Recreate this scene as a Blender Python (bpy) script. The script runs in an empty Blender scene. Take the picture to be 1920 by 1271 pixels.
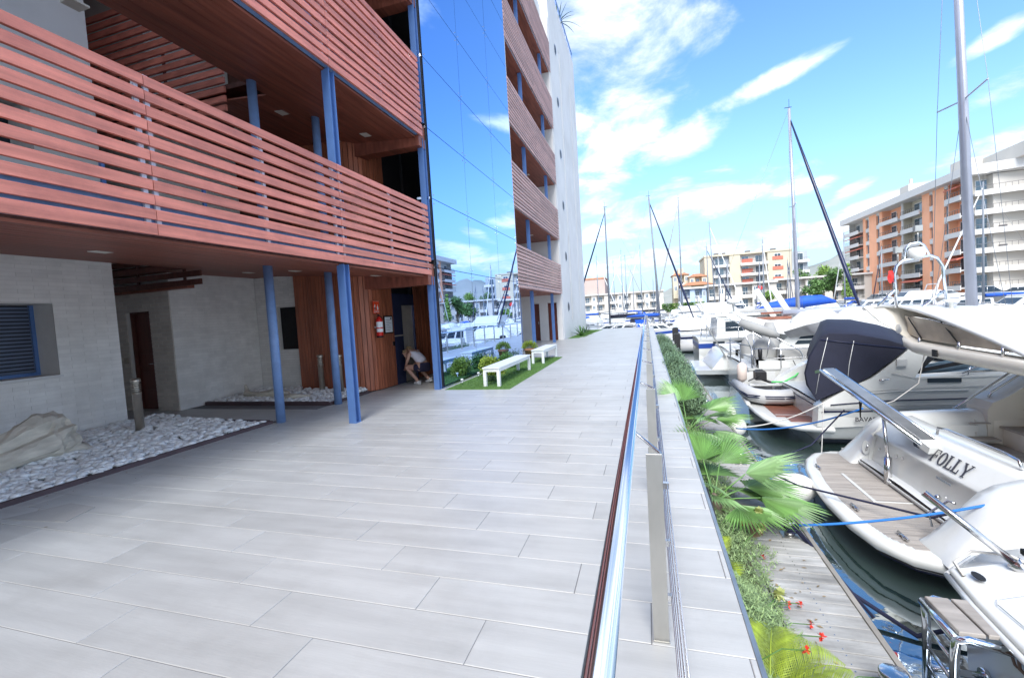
import bpy, math, random
from mathutils import Vector, Matrix
R = math.radians
rng = random.Random(7)
scn = bpy.context.scene
col = scn.collection
WATER = -1.35
# ---------------------------------------------------------------- camera
cd = bpy.data.cameras.new('camera'); cam = bpy.data.objects.new('camera', cd); col.objects.link(cam)
scn.camera = cam
cd.sensor_width = 36; cd.lens = 844.236/1920*36; cd.clip_start = .05; cd.clip_end = 6000
yaw, pit, rol = R(16.80967), R(3.12902), R(-3.42763)
fwd = Vector((-math.sin(yaw)*math.cos(pit), math.cos(yaw)*math.cos(pit), -math.sin(pit)))
r0 = Vector((math.cos(yaw), math.sin(yaw), 0)); u0 = r0.cross(fwd)
cr = r0*math.cos(rol)+u0*math.sin(rol); cu = -r0*math.sin(rol)+u0*math.cos(rol)
mw = Matrix((cr, cu, -fwd)).transposed().to_4x4(); mw.translation = (0, 0, 1.63)
cam.matrix_world = mw
# ---------------------------------------------------------------- sun and sky
SUN_EL, SUN_AZ = R(46), R(180)          # azimuth clockwise from +Y: behind the camera, veiled by thin cloud
sdir = Vector((math.sin(SUN_AZ)*math.cos(SUN_EL), math.cos(SUN_AZ)*math.cos(SUN_EL), math.sin(SUN_EL)))
sl = bpy.data.lights.new('sun', 'SUN'); sl.energy = 1.35; sl.angle = R(38); sl.color = (1, .98, .95)
so = bpy.data.objects.new('sun', sl); col.objects.link(so); so.rotation_euler = sdir.to_track_quat('Z', 'Y').to_euler()
w = bpy.data.worlds.new('World'); scn.world = w; w.use_nodes = True
nt = w.node_tree; nt.nodes.clear(); N = nt.nodes.new; L = nt.links.new
def mth(op, a, b=None, c=None, clamp=False):
    n = N('ShaderNodeMath'); n.operation = op; n.use_clamp = clamp
    for i, v in enumerate((a, b, c)):
        if v is None: continue
        if isinstance(v, (int, float)): n.inputs[i].default_value = v
        else: L(v, n.inputs[i])
    return n.outputs[0]
tc = N('ShaderNodeTexCoord'); sx = N('ShaderNodeSeparateXYZ'); L(tc.outputs['Generated'], sx.inputs[0])
X_, Y_, Z_ = sx.outputs
az = mth('MULTIPLY', mth('ARCTAN2', X_, Y_), 57.2958); el = mth('MULTIPLY', mth('ARCSINE', Z_), 57.2958)
# clouds: (azimuth, elevation, half width, half height, tilt in degrees)
CL = [(-6, 31, 14, 8, 0), (0, 24, 6.5, 8.5, -20), (-5.5, 17.5, 4.5, 7, 0), (4.5, 18.6, 6.5, 2.2, 14), (12, 21.5, 6.5, 1.0, 14), (4, 13.5, 2.3, 1, 0), (2, 11, 14, 2.6, 6),
      (14, 11.5, 5, 1.2, 0), (10, 6.0, 24, 1.5, 4), (31.5, 16, 4, 1.3, 10), (30.5, 20, 3, .8, 20), (33, 11.5, 6, 1.6, 10), (20.5, 10.2, 2.6, .7, 25), (23, 8.5, 5, .9, 12),
      (6, 29, 5, 3.2, -30), (45, 24, 9, 2, 20), (58, 14, 14, 3, 0), (36, 38, 11, 3, 25), (75, 34, 16, 6, 10)]
fld = None
for (a0, e0, sa, se, tl) in CL:
    da = mth('SUBTRACT', az, a0); de = mth('SUBTRACT', el, e0); c_, s_ = math.cos(R(tl)), math.sin(R(tl))
    u = mth('ADD', mth('MULTIPLY', da, c_/sa), mth('MULTIPLY', de, s_/sa)); v = mth('ADD', mth('MULTIPLY', da, -s_/se), mth('MULTIPLY', de, c_/se))
    f = mth('SUBTRACT', 1, mth('ADD', mth('MULTIPLY', u, u), mth('MULTIPLY', v, v)))
    fld = f if fld is None else mth('MAXIMUM', fld, f)
# outside this azimuth span, heavier unseen cloud is added for fill light
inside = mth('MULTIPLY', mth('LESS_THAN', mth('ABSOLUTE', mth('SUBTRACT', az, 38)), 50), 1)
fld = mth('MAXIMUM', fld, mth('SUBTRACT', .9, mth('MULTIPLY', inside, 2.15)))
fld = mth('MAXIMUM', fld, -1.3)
def fbm(scale, det, seed, rough=.6):
    pv = N('ShaderNodeCombineXYZ'); zz = mth('ADD', mth('ABSOLUTE', Z_), .22)
    L(mth('DIVIDE', X_, zz), pv.inputs[0]); L(mth('DIVIDE', Y_, zz), pv.inputs[1]); pv.inputs[2].default_value = seed
    n = N('ShaderNodeTexNoise'); n.inputs['Scale'].default_value = scale; n.inputs['Detail'].default_value = det; n.inputs['Roughness'].default_value = rough
    n.inputs['Distortion'].default_value = .35
    L(pv.outputs[0], n.inputs['Vector']); return n.outputs['Fac']
f1 = fbm(3.2, 10, 3.1, .62); f2 = fbm(1.3, 6, 9.7)
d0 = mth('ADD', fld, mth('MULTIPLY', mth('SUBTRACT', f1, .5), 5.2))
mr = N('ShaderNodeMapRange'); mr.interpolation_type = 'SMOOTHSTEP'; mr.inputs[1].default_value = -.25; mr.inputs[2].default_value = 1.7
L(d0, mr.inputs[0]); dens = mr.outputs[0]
sky = N('ShaderNodeTexSky'); sky.sky_type = 'NISHITA'; sky.sun_disc = False; sky.sun_elevation = SUN_EL; sky.sun_rotation = SUN_AZ
sky.air_density = 1.0; sky.dust_density = .4; sky.ozone_density = 1.6; sky.altitude = 50
hs = N('ShaderNodeHueSaturation'); hs.inputs['Saturation'].default_value = 1.2; hs.inputs['Value'].default_value = 1.0; L(sky.outputs[0], hs.inputs['Color'])
cc = N('ShaderNodeMix'); cc.data_type = 'RGBA'; cc.inputs[6].default_value = (2.3, 2.7, 3.3, 1); cc.inputs[7].default_value = (5.6, 5.7, 5.9, 1)
L(mth('MULTIPLY', mth('ADD', mth('SUBTRACT', f2, .38), mth('MULTIPLY', mth('SUBTRACT', f1, .4), .8)), 3.0, clamp=True), cc.inputs[0])
hz = N('ShaderNodeMix'); hz.data_type = 'RGBA'; hr = N('ShaderNodeMapRange'); hr.interpolation_type = 'SMOOTHSTEP'; hr.inputs[1].default_value = 20; hr.inputs[2].default_value = -3; L(el, hr.inputs[0])
L(mth('MULTIPLY', hr.outputs[0], .92), hz.inputs[0]); L(hs.outputs[0], hz.inputs[6]); hz.inputs[7].default_value = (1.1, 1.95, 3.2, 1)
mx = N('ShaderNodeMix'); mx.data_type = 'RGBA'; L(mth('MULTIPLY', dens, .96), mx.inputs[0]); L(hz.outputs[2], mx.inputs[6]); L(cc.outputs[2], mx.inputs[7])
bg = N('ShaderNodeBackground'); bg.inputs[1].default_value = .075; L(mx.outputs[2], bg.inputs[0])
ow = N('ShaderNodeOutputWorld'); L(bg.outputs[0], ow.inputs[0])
vs = scn.view_settings; vs.view_transform = 'Standard'; vs.look = 'None'; vs.exposure = 2.14; vs.gamma = 1; vs.use_curve_mapping = False

# ---------------------------------------------------------------- materials
MC = {}
def M(name, c, rough=.5, metal=0., var=.08, vs=3., bump=0., bs=30., stretch=(1, 1, 1), rnd=0., c2=None, thr=.5, spec=.5, coat=0., alpha=1., trans=0., island=0., wear=0., wscale=.9, wcol=(.45, .42, .38)):
    """procedural material: base colour broken by noise, random shade per object, bump relief"""
    m = bpy.data.materials.new(name); m.use_nodes = True; t = m.node_tree; nd = t.nodes; lk = t.links; b = nd['Principled BSDF']
    tcn = nd.new('ShaderNodeTexCoord'); mp = nd.new('ShaderNodeMapping'); mp.inputs['Scale'].default_value = stretch; lk.new(tcn.outputs['Object'], mp.inputs[0])
    oi = nd.new('ShaderNodeObjectInfo'); cmb = nd.new('ShaderNodeCombineXYZ')
    mm = nd.new('ShaderNodeMath'); mm.operation = 'MULTIPLY'; mm.inputs[1].default_value = 37.; lk.new(oi.outputs['Random'], mm.inputs[0])
    for i in range(3): lk.new(mm.outputs[0], cmb.inputs[i])
    if rnd: lk.new(cmb.outputs[0], mp.inputs['Location'])
    n1 = nd.new('ShaderNodeTexNoise'); n1.inputs['Scale'].default_value = vs; n1.inputs['Detail'].default_value = 6; lk.new(mp.outputs[0], n1.inputs['Vector'])
    rp = nd.new('ShaderNodeMapRange'); rp.inputs[1].default_value = .3; rp.inputs[2].default_value = .7; lk.new(n1.outputs['Fac'], rp.inputs[0])
    mix = nd.new('ShaderNodeMix'); mix.data_type = 'RGBA'; lk.new(rp.outputs[0], mix.inputs[0])
    if c2 is None:
        mix.inputs[6].default_value = (*[x*(1-var) for x in c], 1); mix.inputs[7].default_value = (*[min(1, x*(1+var)) for x in c], 1)
    else:
        mix.inputs[6].default_value = (*c, 1); mix.inputs[7].default_value = (*c2, 1)
    out = mix.outputs[2]
    if rnd or island:
        h = nd.new('ShaderNodeHueSaturation'); q = nd.new('ShaderNodeMapRange'); q.inputs[3].default_value = 1-(rnd or island); q.inputs[4].default_value = 1+(rnd or island)
        if island:
            g = nd.new('ShaderNodeNewGeometry'); lk.new(g.outputs['Random Per Island'], q.inputs[0])
        else: lk.new(oi.outputs['Random'], q.inputs[0])
        lk.new(q.outputs[0], h.inputs['Value']); lk.new(out, h.inputs['Color']); out = h.outputs[0]
    if wear:      # grime and stains in patches fixed to the place
        ge = nd.new('ShaderNodeNewGeometry'); wn = nd.new('ShaderNodeTexNoise'); wn.inputs['Scale'].default_value = wscale; wn.inputs['Detail'].default_value = 8; wn.inputs['Roughness'].default_value = .68
        lk.new(ge.outputs['Position'], wn.inputs['Vector']); wr = nd.new('ShaderNodeMapRange'); wr.inputs[1].default_value = .47; wr.inputs[2].default_value = .75; wr.inputs[4].default_value = wear; lk.new(wn.outputs['Fac'], wr.inputs[0])
        wm = nd.new('ShaderNodeMix'); wm.data_type = 'RGBA'; wm.blend_type = 'MULTIPLY'; lk.new(wr.outputs[0], wm.inputs[0]); lk.new(out, wm.inputs[6]); wm.inputs[7].default_value = (*wcol, 1); out = wm.outputs[2]
    lk.new(out, b.inputs['Base Color'])
    b.inputs['Roughness'].default_value = rough; b.inputs['Metallic'].default_value = metal; b.inputs['Specular IOR Level'].default_value = spec
    b.inputs['Coat Weight'].default_value = coat; b.inputs['Coat Roughness'].default_value = .08
    if trans: b.inputs['Transmission Weight'].default_value = trans
    if alpha < 1: b.inputs['Alpha'].default_value = alpha
    if bump:
        n2 = nd.new('ShaderNodeTexNoise'); n2.inputs['Scale'].default_value = bs; n2.inputs['Detail'].default_value = 4; lk.new(mp.outputs[0], n2.inputs['Vector'])
        bp = nd.new('ShaderNodeBump'); bp.inputs['Strength'].default_value = bump; bp.inputs['Distance'].default_value = .01
        lk.new(n2.outputs['Fac'], bp.inputs['Height']); lk.new(bp.outputs[0], b.inputs['Normal'])
    MC[name] = m; return m
def P(name): return MC[name]

# ---------------------------------------------------------------- mesh builder
class MB:
    def __init__(s): s.v = []; s.f = []; s.sm = []; s.mi = []; s.cur = 0
    def add(s, vs_, fs, smooth=False):
        o = len(s.v); s.v += [tuple(p) for p in vs_]
        for f in fs: s.f.append([i+o for i in f]); s.sm.append(smooth); s.mi.append(s.cur)
        return s
    def box(s, x0, x1, y0, y1, z0, z1):
        return s.add([(x0, y0, z0), (x1, y0, z0), (x1, y1, z0), (x0, y1, z0), (x0, y0, z1), (x1, y0, z1), (x1, y1, z1), (x0, y1, z1)],
                     [(0, 3, 2, 1), (4, 5, 6, 7), (0, 1, 5, 4), (1, 2, 6, 5), (2, 3, 7, 6), (3, 0, 4, 7)])
    def bbox(s, x0, x1, y0, y1, z0, z1, c=.004):
        """box with chamfered top edges"""
        return s.add([(x0, y0, z0), (x1, y0, z0), (x1, y1, z0), (x0, y1, z0), (x0, y0, z1-c), (x1, y0, z1-c), (x1, y1, z1-c), (x0, y1, z1-c),
                      (x0+c, y0+c, z1), (x1-c, y0+c, z1), (x1-c, y1-c, z1), (x0+c, y1-c, z1)],
                     [(0, 3, 2, 1), (8, 9, 10, 11), (0, 1, 5, 4), (1, 2, 6, 5), (2, 3, 7, 6), (3, 0, 4, 7), (4, 5, 9, 8), (5, 6, 10, 9), (6, 7, 11, 10), (7, 4, 8, 11)])
    def hexa(s, b, t):
        """8-corner block from four bottom and four top points"""
        return s.add(list(b)+list(t), [(0, 3, 2, 1), (4, 5, 6, 7), (0, 1, 5, 4), (1, 2, 6, 5), (2, 3, 7, 6), (3, 0, 4, 7)])
    def prism(s, pts, vec, smooth=False):
        n = len(pts); v = Vector(vec)
        a = [Vector(p) for p in pts]; b = [p+v for p in a]
        return s.add(a+b, [list(range(n))[::-1], list(range(n, 2*n))]+[(i, (i+1) % n, n+(i+1) % n, n+i) for i in range(n)], smooth)
    def bar(s, p, q, w, h, up=(0, 0, 1)):
        p, q = Vector(p), Vector(q); d = (q-p).normalized(); u = Vector(up)
        sd = d.cross(u)
        if sd.length < 1e-4: sd = d.cross(Vector((0, 1, 0)))
        sd.normalize(); u = sd.cross(d); a = sd*w/2; b = u*h/2
        return s.hexa([p-a-b, p+a-b, q+a-b, q-a-b], [p-a+b, p+a+b, q+a+b, q-a+b])
    def tube(s, pts, r, n=8, caps=True, smooth=True, flat=1.):
        pts = [Vector(p) for p in pts]; m = len(pts); rs = r if isinstance(r, (list, tuple)) else [r]*m
        prev = None; vv = []
        for i, p in enumerate(pts):
            d = (pts[min(i+1, m-1)]-pts[max(i-1, 0)])
            d = d.normalized() if d.length > 1e-9 else Vector((0, 0, 1))
            if prev is None:
                a = d.cross(Vector((0, 0, 1)));
                if a.length < 1e-3: a = d.cross(Vector((1, 0, 0)))
            else: a = prev-d*prev.dot(d)
            a.normalize(); prev = a; b = d.cross(a)
            for k in range(n):
                t = 2*math.pi*k/n; vv.append(p+a*math.cos(t)*rs[i]+b*math.sin(t)*rs[i]*flat)
        ff = [(i*n+k, i*n+(k+1) % n, (i+1)*n+(k+1) % n, (i+1)*n+k) for i in range(m-1) for k in range(n)]
        o = len(s.v); s.add(vv, ff, smooth)
        if caps: s.f += [[o+k for k in range(n)][::-1], [o+(m-1)*n+k for k in range(n)]]; s.sm += [False, False]; s.mi += [s.cur]*2
        return s
    def lathe(s, c, prof, n=16, smooth=True):
        c = Vector(c); vv = [c+Vector((r*math.cos(2*math.pi*k/n), r*math.sin(2*math.pi*k/n), z)) for (r, z) in prof for k in range(n)]
        m = len(prof); o = len(s.v)
        s.add(vv, [(i*n+k, i*n+(k+1) % n, (i+1)*n+(k+1) % n, (i+1)*n+k) for i in range(m-1) for k in range(n)], smooth)
        s.f += [[o+k for k in range(n)][::-1], [o+(m-1)*n+k for k in range(n)]]; s.sm += [False]*2; s.mi += [s.cur]*2
        return s
    def grid(s, rows, smooth=True, closed=False):
        n = len(rows[0]); vv = [p for r in rows for p in r]
        return s.add(vv, [(i*n+k, i*n+(k+1) % n, (i+1)*n+(k+1) % n, (i+1)*n+k) for i in range(len(rows)-1) for k in range(n if closed else n-1)], smooth)
    def shell(s, rows, th, smooth=True):
        """a surface given real thickness (offset straight down)"""
        lo = [[Vector(p)-Vector(th) for p in r] for r in rows]
        s.grid(rows, smooth); s.grid([r[::-1] for r in lo], smooth)
        e = [rows[0], lo[0]]; s.grid([lo[0], rows[0]], False); s.grid([rows[-1], lo[-1]], False)
        s.grid([[r[0] for r in rows], [r[0] for r in lo]], False); s.grid([[r[-1] for r in lo], [r[-1] for r in rows]], False); return s
    def ball(s, c, r, n=12, sq=(1, 1, 1)):
        c = Vector(c); m = n//2
        rows = [[c+Vector((math.sin(math.pi*i/m)*math.cos(2*math.pi*k/n)*r*sq[0], math.sin(math.pi*i/m)*math.sin(2*math.pi*k/n)*r*sq[1], -math.cos(math.pi*i/m)*r*sq[2])) for k in range(n)] for i in range(m+1)]
        return s.grid(rows, True, True)
    def mesh(s, name, mats, off=None):
        me = bpy.data.meshes.new(name)
        v = s.v if off is None else [(p[0]-off[0], p[1]-off[1], p[2]-off[2]) for p in s.v]
        me.from_pydata(v, [], s.f)
        for m in (mats if isinstance(mats, (list, tuple)) else [mats]): me.materials.append(P(m) if isinstance(m, str) else m)
        me.polygons.foreach_set('use_smooth', s.sm); me.polygons.foreach_set('material_index', s.mi); me.update(); return me
BASE = {}
def empty(name, label, cat, loc=(0, 0, 0), group=None):
    o = bpy.data.objects.new(name, None); col.objects.link(o); o.location = loc; o.empty_display_size = .2
    o['label'] = label; o['category'] = cat
    if group: o['group'] = group
    BASE[o.name] = Vector(loc); return o
def part(name, mb, mat, par, label=None, kind=None):
    """one mesh object under its thing; mb is in world coordinates of the unmoved thing"""
    base = BASE[par.name]; o = bpy.data.objects.new(name, mb.mesh(name, mat, base)); col.objects.link(o); o.parent = par
    BASE[o.name] = base
    if label: o['label'] = label
    if kind: o['kind'] = kind
    return o
def piece(name, me, par, loc):
    """a small repeated piece sharing mesh data me (centred on its own origin)"""
    o = bpy.data.objects.new(name, me); col.objects.link(o); o.parent = par; o.location = Vector(loc)-BASE[par.name]; return o
def solo(name, mb, mat, label, cat, loc=(0, 0, 0), group=None):
    o = bpy.data.objects.new(name, mb.mesh(name, mat, loc)); col.objects.link(o); o.location = loc
    o['label'] = label; o['category'] = cat
    if group: o['group'] = group
    BASE[o.name] = Vector(loc); return o
def struct(name, mb, mat, kind='structure'):
    o = bpy.data.objects.new(name, mb.mesh(name, mat)); col.objects.link(o); o['kind'] = kind; BASE[o.name] = Vector((0, 0, 0)); return o
def dup(o, loc=None, rz=None, sc=None, label=None, group=None, parent=None):
    c = o.copy(); col.objects.link(c)
    if parent is not None: c.parent = parent
    if loc is not None: c.location = loc
    if rz is not None: c.rotation_euler = (0, 0, rz)
    if sc is not None: c.scale = sc if isinstance(sc, (tuple, list)) else (sc,)*3
    if label: c['label'] = label
    if group: c['group'] = group
    for ch in list(o.children): dup(ch, parent=c)
    return c
FONTS = {}
def text_mb(txt, size, origin, ux, uy, depth=.004, bold=0.):
    """flat lettering with real thickness: ux reading direction, uy up direction"""
    cu_ = bpy.data.curves.new('t', 'FONT'); cu_.body = txt; cu_.size = size; cu_.extrude = depth; cu_.offset = bold; cu_.resolution_u = 3
    ob = bpy.data.objects.new('t', cu_); col.objects.link(ob); dg = bpy.context.evaluated_depsgraph_get(); me = ob.evaluated_get(dg).to_mesh()
    ux = Vector(ux).normalized(); uy = Vector(uy).normalized(); uz = ux.cross(uy); o = Vector(origin)
    mb = MB(); mb.add([o+ux*v.co.x+uy*v.co.y+uz*v.co.z for v in me.vertices], [list(p.vertices) for p in me.polygons])
    ob.evaluated_get(dg).to_mesh_clear(); bpy.data.objects.remove(ob); bpy.data.curves.remove(cu_); return mb
# ---------------------------------------------------------------- palette
M('tile', (.47, .468, .45), .42, var=.085, vs=1.7, stretch=(.7, 6, 1), bump=.10, bs=14, rnd=.05, wear=.28, wscale=1.1)
M('tile_grout', (.17, .17, .175), .9)
M('concrete', (.38, .37, .35), .85, var=.12, vs=2, bump=.2)
M('brick_white', (.78, .76, .73), .85, var=.07, vs=4, bump=.25, bs=60, island=.05, wear=.25)
M('brick_pale', (.66, .60, .54), .85, var=.08, vs=4, bump=.25, bs=60, rnd=.07)
M('mortar', (.66, .64, .61), .95, var=.06)
M('render_white', (.70, .69, .68), .85, var=.05, vs=.6, bump=.15, bs=25, wear=.22, wscale=.5)
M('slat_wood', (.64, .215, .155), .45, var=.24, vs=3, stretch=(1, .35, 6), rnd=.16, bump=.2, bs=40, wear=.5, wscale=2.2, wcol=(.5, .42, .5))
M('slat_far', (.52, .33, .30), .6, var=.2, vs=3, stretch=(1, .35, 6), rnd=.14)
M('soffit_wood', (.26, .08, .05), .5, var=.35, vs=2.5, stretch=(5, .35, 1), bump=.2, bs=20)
M('plank_wood', (.36, .115, .06), .45, var=.32, vs=3, stretch=(7, 7, .5), rnd=.12, bump=.15)
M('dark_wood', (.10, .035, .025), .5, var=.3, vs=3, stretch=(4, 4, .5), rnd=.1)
M('door_wood', (.13, .035, .025), .4, var=.25, vs=4, stretch=(6, 6, .5))
M('blue_steel', (.095, .19, .43), .38, metal=.1, var=.07, vs=6, bump=.05)
M('blue_paint', (.17, .28, .52), .45, var=.1, vs=8, bump=.12, bs=80)
M('post_grey', (.55, .6, .72), .4, var=.05)
M('shutter', (.10, .13, .20), .5, var=.08)
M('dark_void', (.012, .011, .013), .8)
M('edging', (.085, .055, .06), .7, var=.2)
M('steel', (.62, .62, .63), .16, metal=1, var=.04, vs=8)
M('steel_plate', (.47, .46, .43), .34, metal=.85, var=.14, vs=6, stretch=(1, 1, .4), bump=.05)
M('chrome', (.74, .79, .86), .13, metal=1, var=.02)
M('pebble', (.76, .76, .75), .6, var=.1, vs=4, rnd=.12)
M('pebble_many', (.76, .76, .75), .6, var=.12, vs=12, island=.16)
M('driftwood', (.60, .55, .46), .85, var=.25, vs=3, stretch=(1, 1, 4), bump=.8, bs=9)
M('red_gloss', (.62, .02, .015), .3); M('white_paint', (.78, .78, .78), .35, var=.03); M('paper', (.80, .82, .84), .7, var=.03)
M('sign_red', (.80, .07, .02), .4, var=.02); M('sign_white', (.85, .85, .8), .4, var=.02); M('black', (.012, .012, .014), .5); M('black_rubber', (.02, .02, .022), .7)
M('lamp_metal', (.50, .45, .38), .35, metal=.8, var=.12, vs=10)
M('lift_glass', (.07, .08, .17), .12, metal=.5, var=.1); M('lift_steel', (.6, .53, .46), .4, metal=.3, var=.1)
M('light_lens', (.75, .72, .64), .5)
M('mirror_glass', (.42, .61, .97), .012, metal=1., var=.015, vs=.15)
M('glass_dark', (.03, .045, .06), .06, metal=.2, var=.05, vs=1); M('glass_pane', (.13, .19, .24), .07, metal=.5, var=.2, vs=.4)
M('turf', (.07, .16, .03), .9, c2=(.13, .24, .06), vs=14, bump=.6, bs=120)
M('bench_white', (.74, .76, .76), .5, var=.05)
M('pot', (.42, .20, .11), .8, var=.15)
M('leaf_yellow', (.24, .32, .04), .55, var=.25, vs=6, island=.3); M('leaf_green', (.075, .18, .035), .55, var=.25, vs=6, island=.35)
M('leaf_hedge', (.16, .25, .13), .6, var=.2, vs=3, island=.4); M('leaf_feather', (.22, .31, .13), .6, var=.2, vs=3, island=.35)
M('leaf_palm', (.13, .26, .07), .42, var=.2, vs=4, island=.22); M('leaf_palm_b', (.20, .34, .14), .42, var=.2, vs=4, island=.22); M('leaf_fern', (.25, .33, .03), .5, var=.15, vs=5, island=.2)
M('leaf_dark', (.03, .08, .03), .6, var=.2, island=.3); M('bark', (.13, .10, .07), .9, var=.3, vs=8, bump=.5); M('tree_leaf', (.07, .15, .035), .6, var=.3, vs=.8, island=.35); M('tree_leaf_b', (.15, .26, .05), .6, var=.3, vs=.8, island=.35)
M('leaf_dead', (.26, .19, .10), .8, var=.3, vs=6, island=.3); M('flower_red', (.75, .05, .03), .5); M('flower_yellow', (.50, .54, .22), .5, island=.2)
M('soil', (.10, .08, .06), .95, var=.3)
M('dock_wood', (.37, .365, .35), .8, var=.28, vs=2.4, stretch=(.8, 6, 1), bump=.4, bs=25, rnd=.13, wear=.5, wscale=1.8)
M('dock_frame', (.28, .26, .23), .8, var=.2)
M('gelcoat', (.69, .70, .68), .2, var=.03, vs=1, coat=.4, wear=.22, wscale=1.6, wcol=(.6, .58, .5)); M('gelcoat_grey', (.60, .61, .60), .2, var=.03, coat=.4); M('gelcoat_cream', (.70, .66, .58), .3, var=.03)
M('gelcoat_far', (.62, .63, .64), .3, var=.05, vs=1); M('deck_white', (.64, .65, .65), .4, var=.04)
M('stripe_blue', (.02, .06, .28), .3); M('stripe_navy', (.012, .018, .06), .3); M('navy_canvas', (.012, .014, .032), .75, var=.2, vs=2, bump=.35, bs=7)
M('blue_canvas', (.012, .09, .50), .7, var=.15, vs=2, bump=.3, bs=6); M('grey_canvas', (.30, .30, .29), .8, var=.15, vs=2, bump=.35, bs=8); M('pale_canvas', (.62, .63, .62), .8, var=.1, vs=2, bump=.35, bs=8)
M('tan_curtain', (.44, .37, .29), .32, var=.28, vs=3, bump=.6, bs=6)
M('teak', (.33, .30, .27), .7, var=.2, vs=2, stretch=(1, 6, 1), rnd=.07, bump=.2); M('teak_red', (.22, .085, .055), .4, var=.25, vs=3, stretch=(1, 6, 1), rnd=.1); M('teak_caulk', (.09, .085, .08), .8)
M('antifoul', (.02, .03, .05), .7); M('mast_alu', (.40, .42, .49), .35, metal=.35, var=.06, vs=2); M('mast_white', (.20, .22, .25), .4, var=.04)
M('rope_white', (.62, .60, .56), .85); M('rope_blue', (.02, .16, .50), .8); M('rope_navy', (.015, .018, .05), .85); M('rope_green', (.10, .62, .16), .8); M('wire', (.25, .27, .30), .4, metal=.6)
M('rib_grey', (.50, .50, .50), .5, var=.04); M('fender', (.68, .67, .63), .5, var=.08, vs=4); M('fender_pink', (.66, .56, .50), .6)
M('letter', (.05, .05, .06), .5); M('letter_brown', (.16, .09, .06), .5); M('letter_pale', (.32, .36, .40), .5)
M('skin', (.55, .32, .23), .5); M('cloth_white', (.74, .72, .78), .8, bump=.3, bs=18); M('cloth_navy', (.018, .018, .05), .8, bump=.3, bs=18); M('hair', (.36, .24, .13), .6, bump=.4, bs=60)
M('orange_wall', (.90, .44, .26), .85, var=.06, vs=.4, bump=.1); M('white_wall', (.56, .53, .48), .85, var=.05, vs=.3); M('cream_wall', (.52, .47, .36), .85, var=.05, vs=.3); M('cream_dark', (.55, .47, .32), .85, var=.1, vs=.4)
M('grey_wall', (.36, .40, .44), .85, var=.05, vs=.3); M('blue_wall', (.40, .50, .64), .85, var=.05, vs=.3); M('pink_wall', (.42, .33, .30), .85, var=.05, vs=.3); M('roof_tile', (.42, .19, .10), .85, var=.2, vs=1)
M('awning', (.55, .16, .11), .8, var=.08); M('balcony_white', (.60, .59, .57), .8, var=.04); M('rail_dark', (.12, .11, .11), .5)
M('car_silver', (.48, .51, .54), .3, metal=.6); M('car_white', (.70, .70, .70), .3); M('asphalt', (.06, .06, .06), .9, var=.2)
M('quay_ground', (.34, .32, .29), .9, var=.15, vs=.3); M('hill', (.20, .23, .21), 1., c2=(.32, .32, .29), vs=.006, bump=.2)
M('flag_red', (.6, .03, .03), .8); M('flag_orange', (.7, .2, .04), .8)
def water_mat():
    m = bpy.data.materials.new('water'); m.use_nodes = True; t = m.node_tree; b = t.nodes['Principled BSDF']
    b.inputs['Base Color'].default_value = (.022, .042, .032, 1); b.inputs['Roughness'].default_value = .03; b.inputs['IOR'].default_value = 2.0; b.inputs['Specular IOR Level'].default_value = 1.0
    g = t.nodes.new('ShaderNodeTexCoord'); n = t.nodes.new('ShaderNodeTexNoise'); n.inputs['Scale'].default_value = 1.6; n.inputs['Detail'].default_value = 3
    n2 = t.nodes.new('ShaderNodeTexNoise'); n2.inputs['Scale'].default_value = 9; a = t.nodes.new('ShaderNodeMath'); a.operation = 'MULTIPLY_ADD'; a.inputs[1].default_value = .12
    t.links.new(g.outputs['Object'], n.inputs['Vector']); t.links.new(g.outputs['Object'], n2.inputs['Vector']); t.links.new(n2.outputs['Fac'], a.inputs[0]); t.links.new(n.outputs['Fac'], a.inputs[2])
    bp = t.nodes.new('ShaderNodeBump'); bp.inputs['Strength'].default_value = .10; bp.inputs['Distance'].default_value = .06; t.links.new(a.outputs[0], bp.inputs['Height']); t.links.new(bp.outputs[0], b.inputs['Normal'])
    gl = t.nodes.new('ShaderNodeBsdfGlossy'); gl.inputs['Color'].default_value = (.62, .74, .86, 1); gl.inputs['Roughness'].default_value = .03; t.links.new(bp.outputs[0], gl.inputs['Normal']); ms = t.nodes.new('ShaderNodeMixShader'); ms.inputs[0].default_value = .30
    t.links.new(b.outputs[0], ms.inputs[1]); t.links.new(gl.outputs[0], ms.inputs[2]); t.links.new(ms.outputs[0], t.nodes['Material Output'].inputs[0])
    MC['water'] = m
water_mat()
# ---------------------------------------------------------------- ground sheets
mb = MB(); mb.box(-60, 400, -60, 400, WATER-3, WATER); struct('water', mb, 'water')
mb = MB(); mb.box(-12.2, .42, -8, 37.4, WATER-2, -.014); mb.box(-60, -12.2, -30, 37.4, WATER-2, -.03)
mb.box(-11.5, -6.2, 5, 12, -.013, -.012); struct('promenade_base', mb, 'concrete')
walk = struct('promenade', MB().box(-12.1, .415, -8, 37.35, -.0139, -.004), 'tile_grout')
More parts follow.
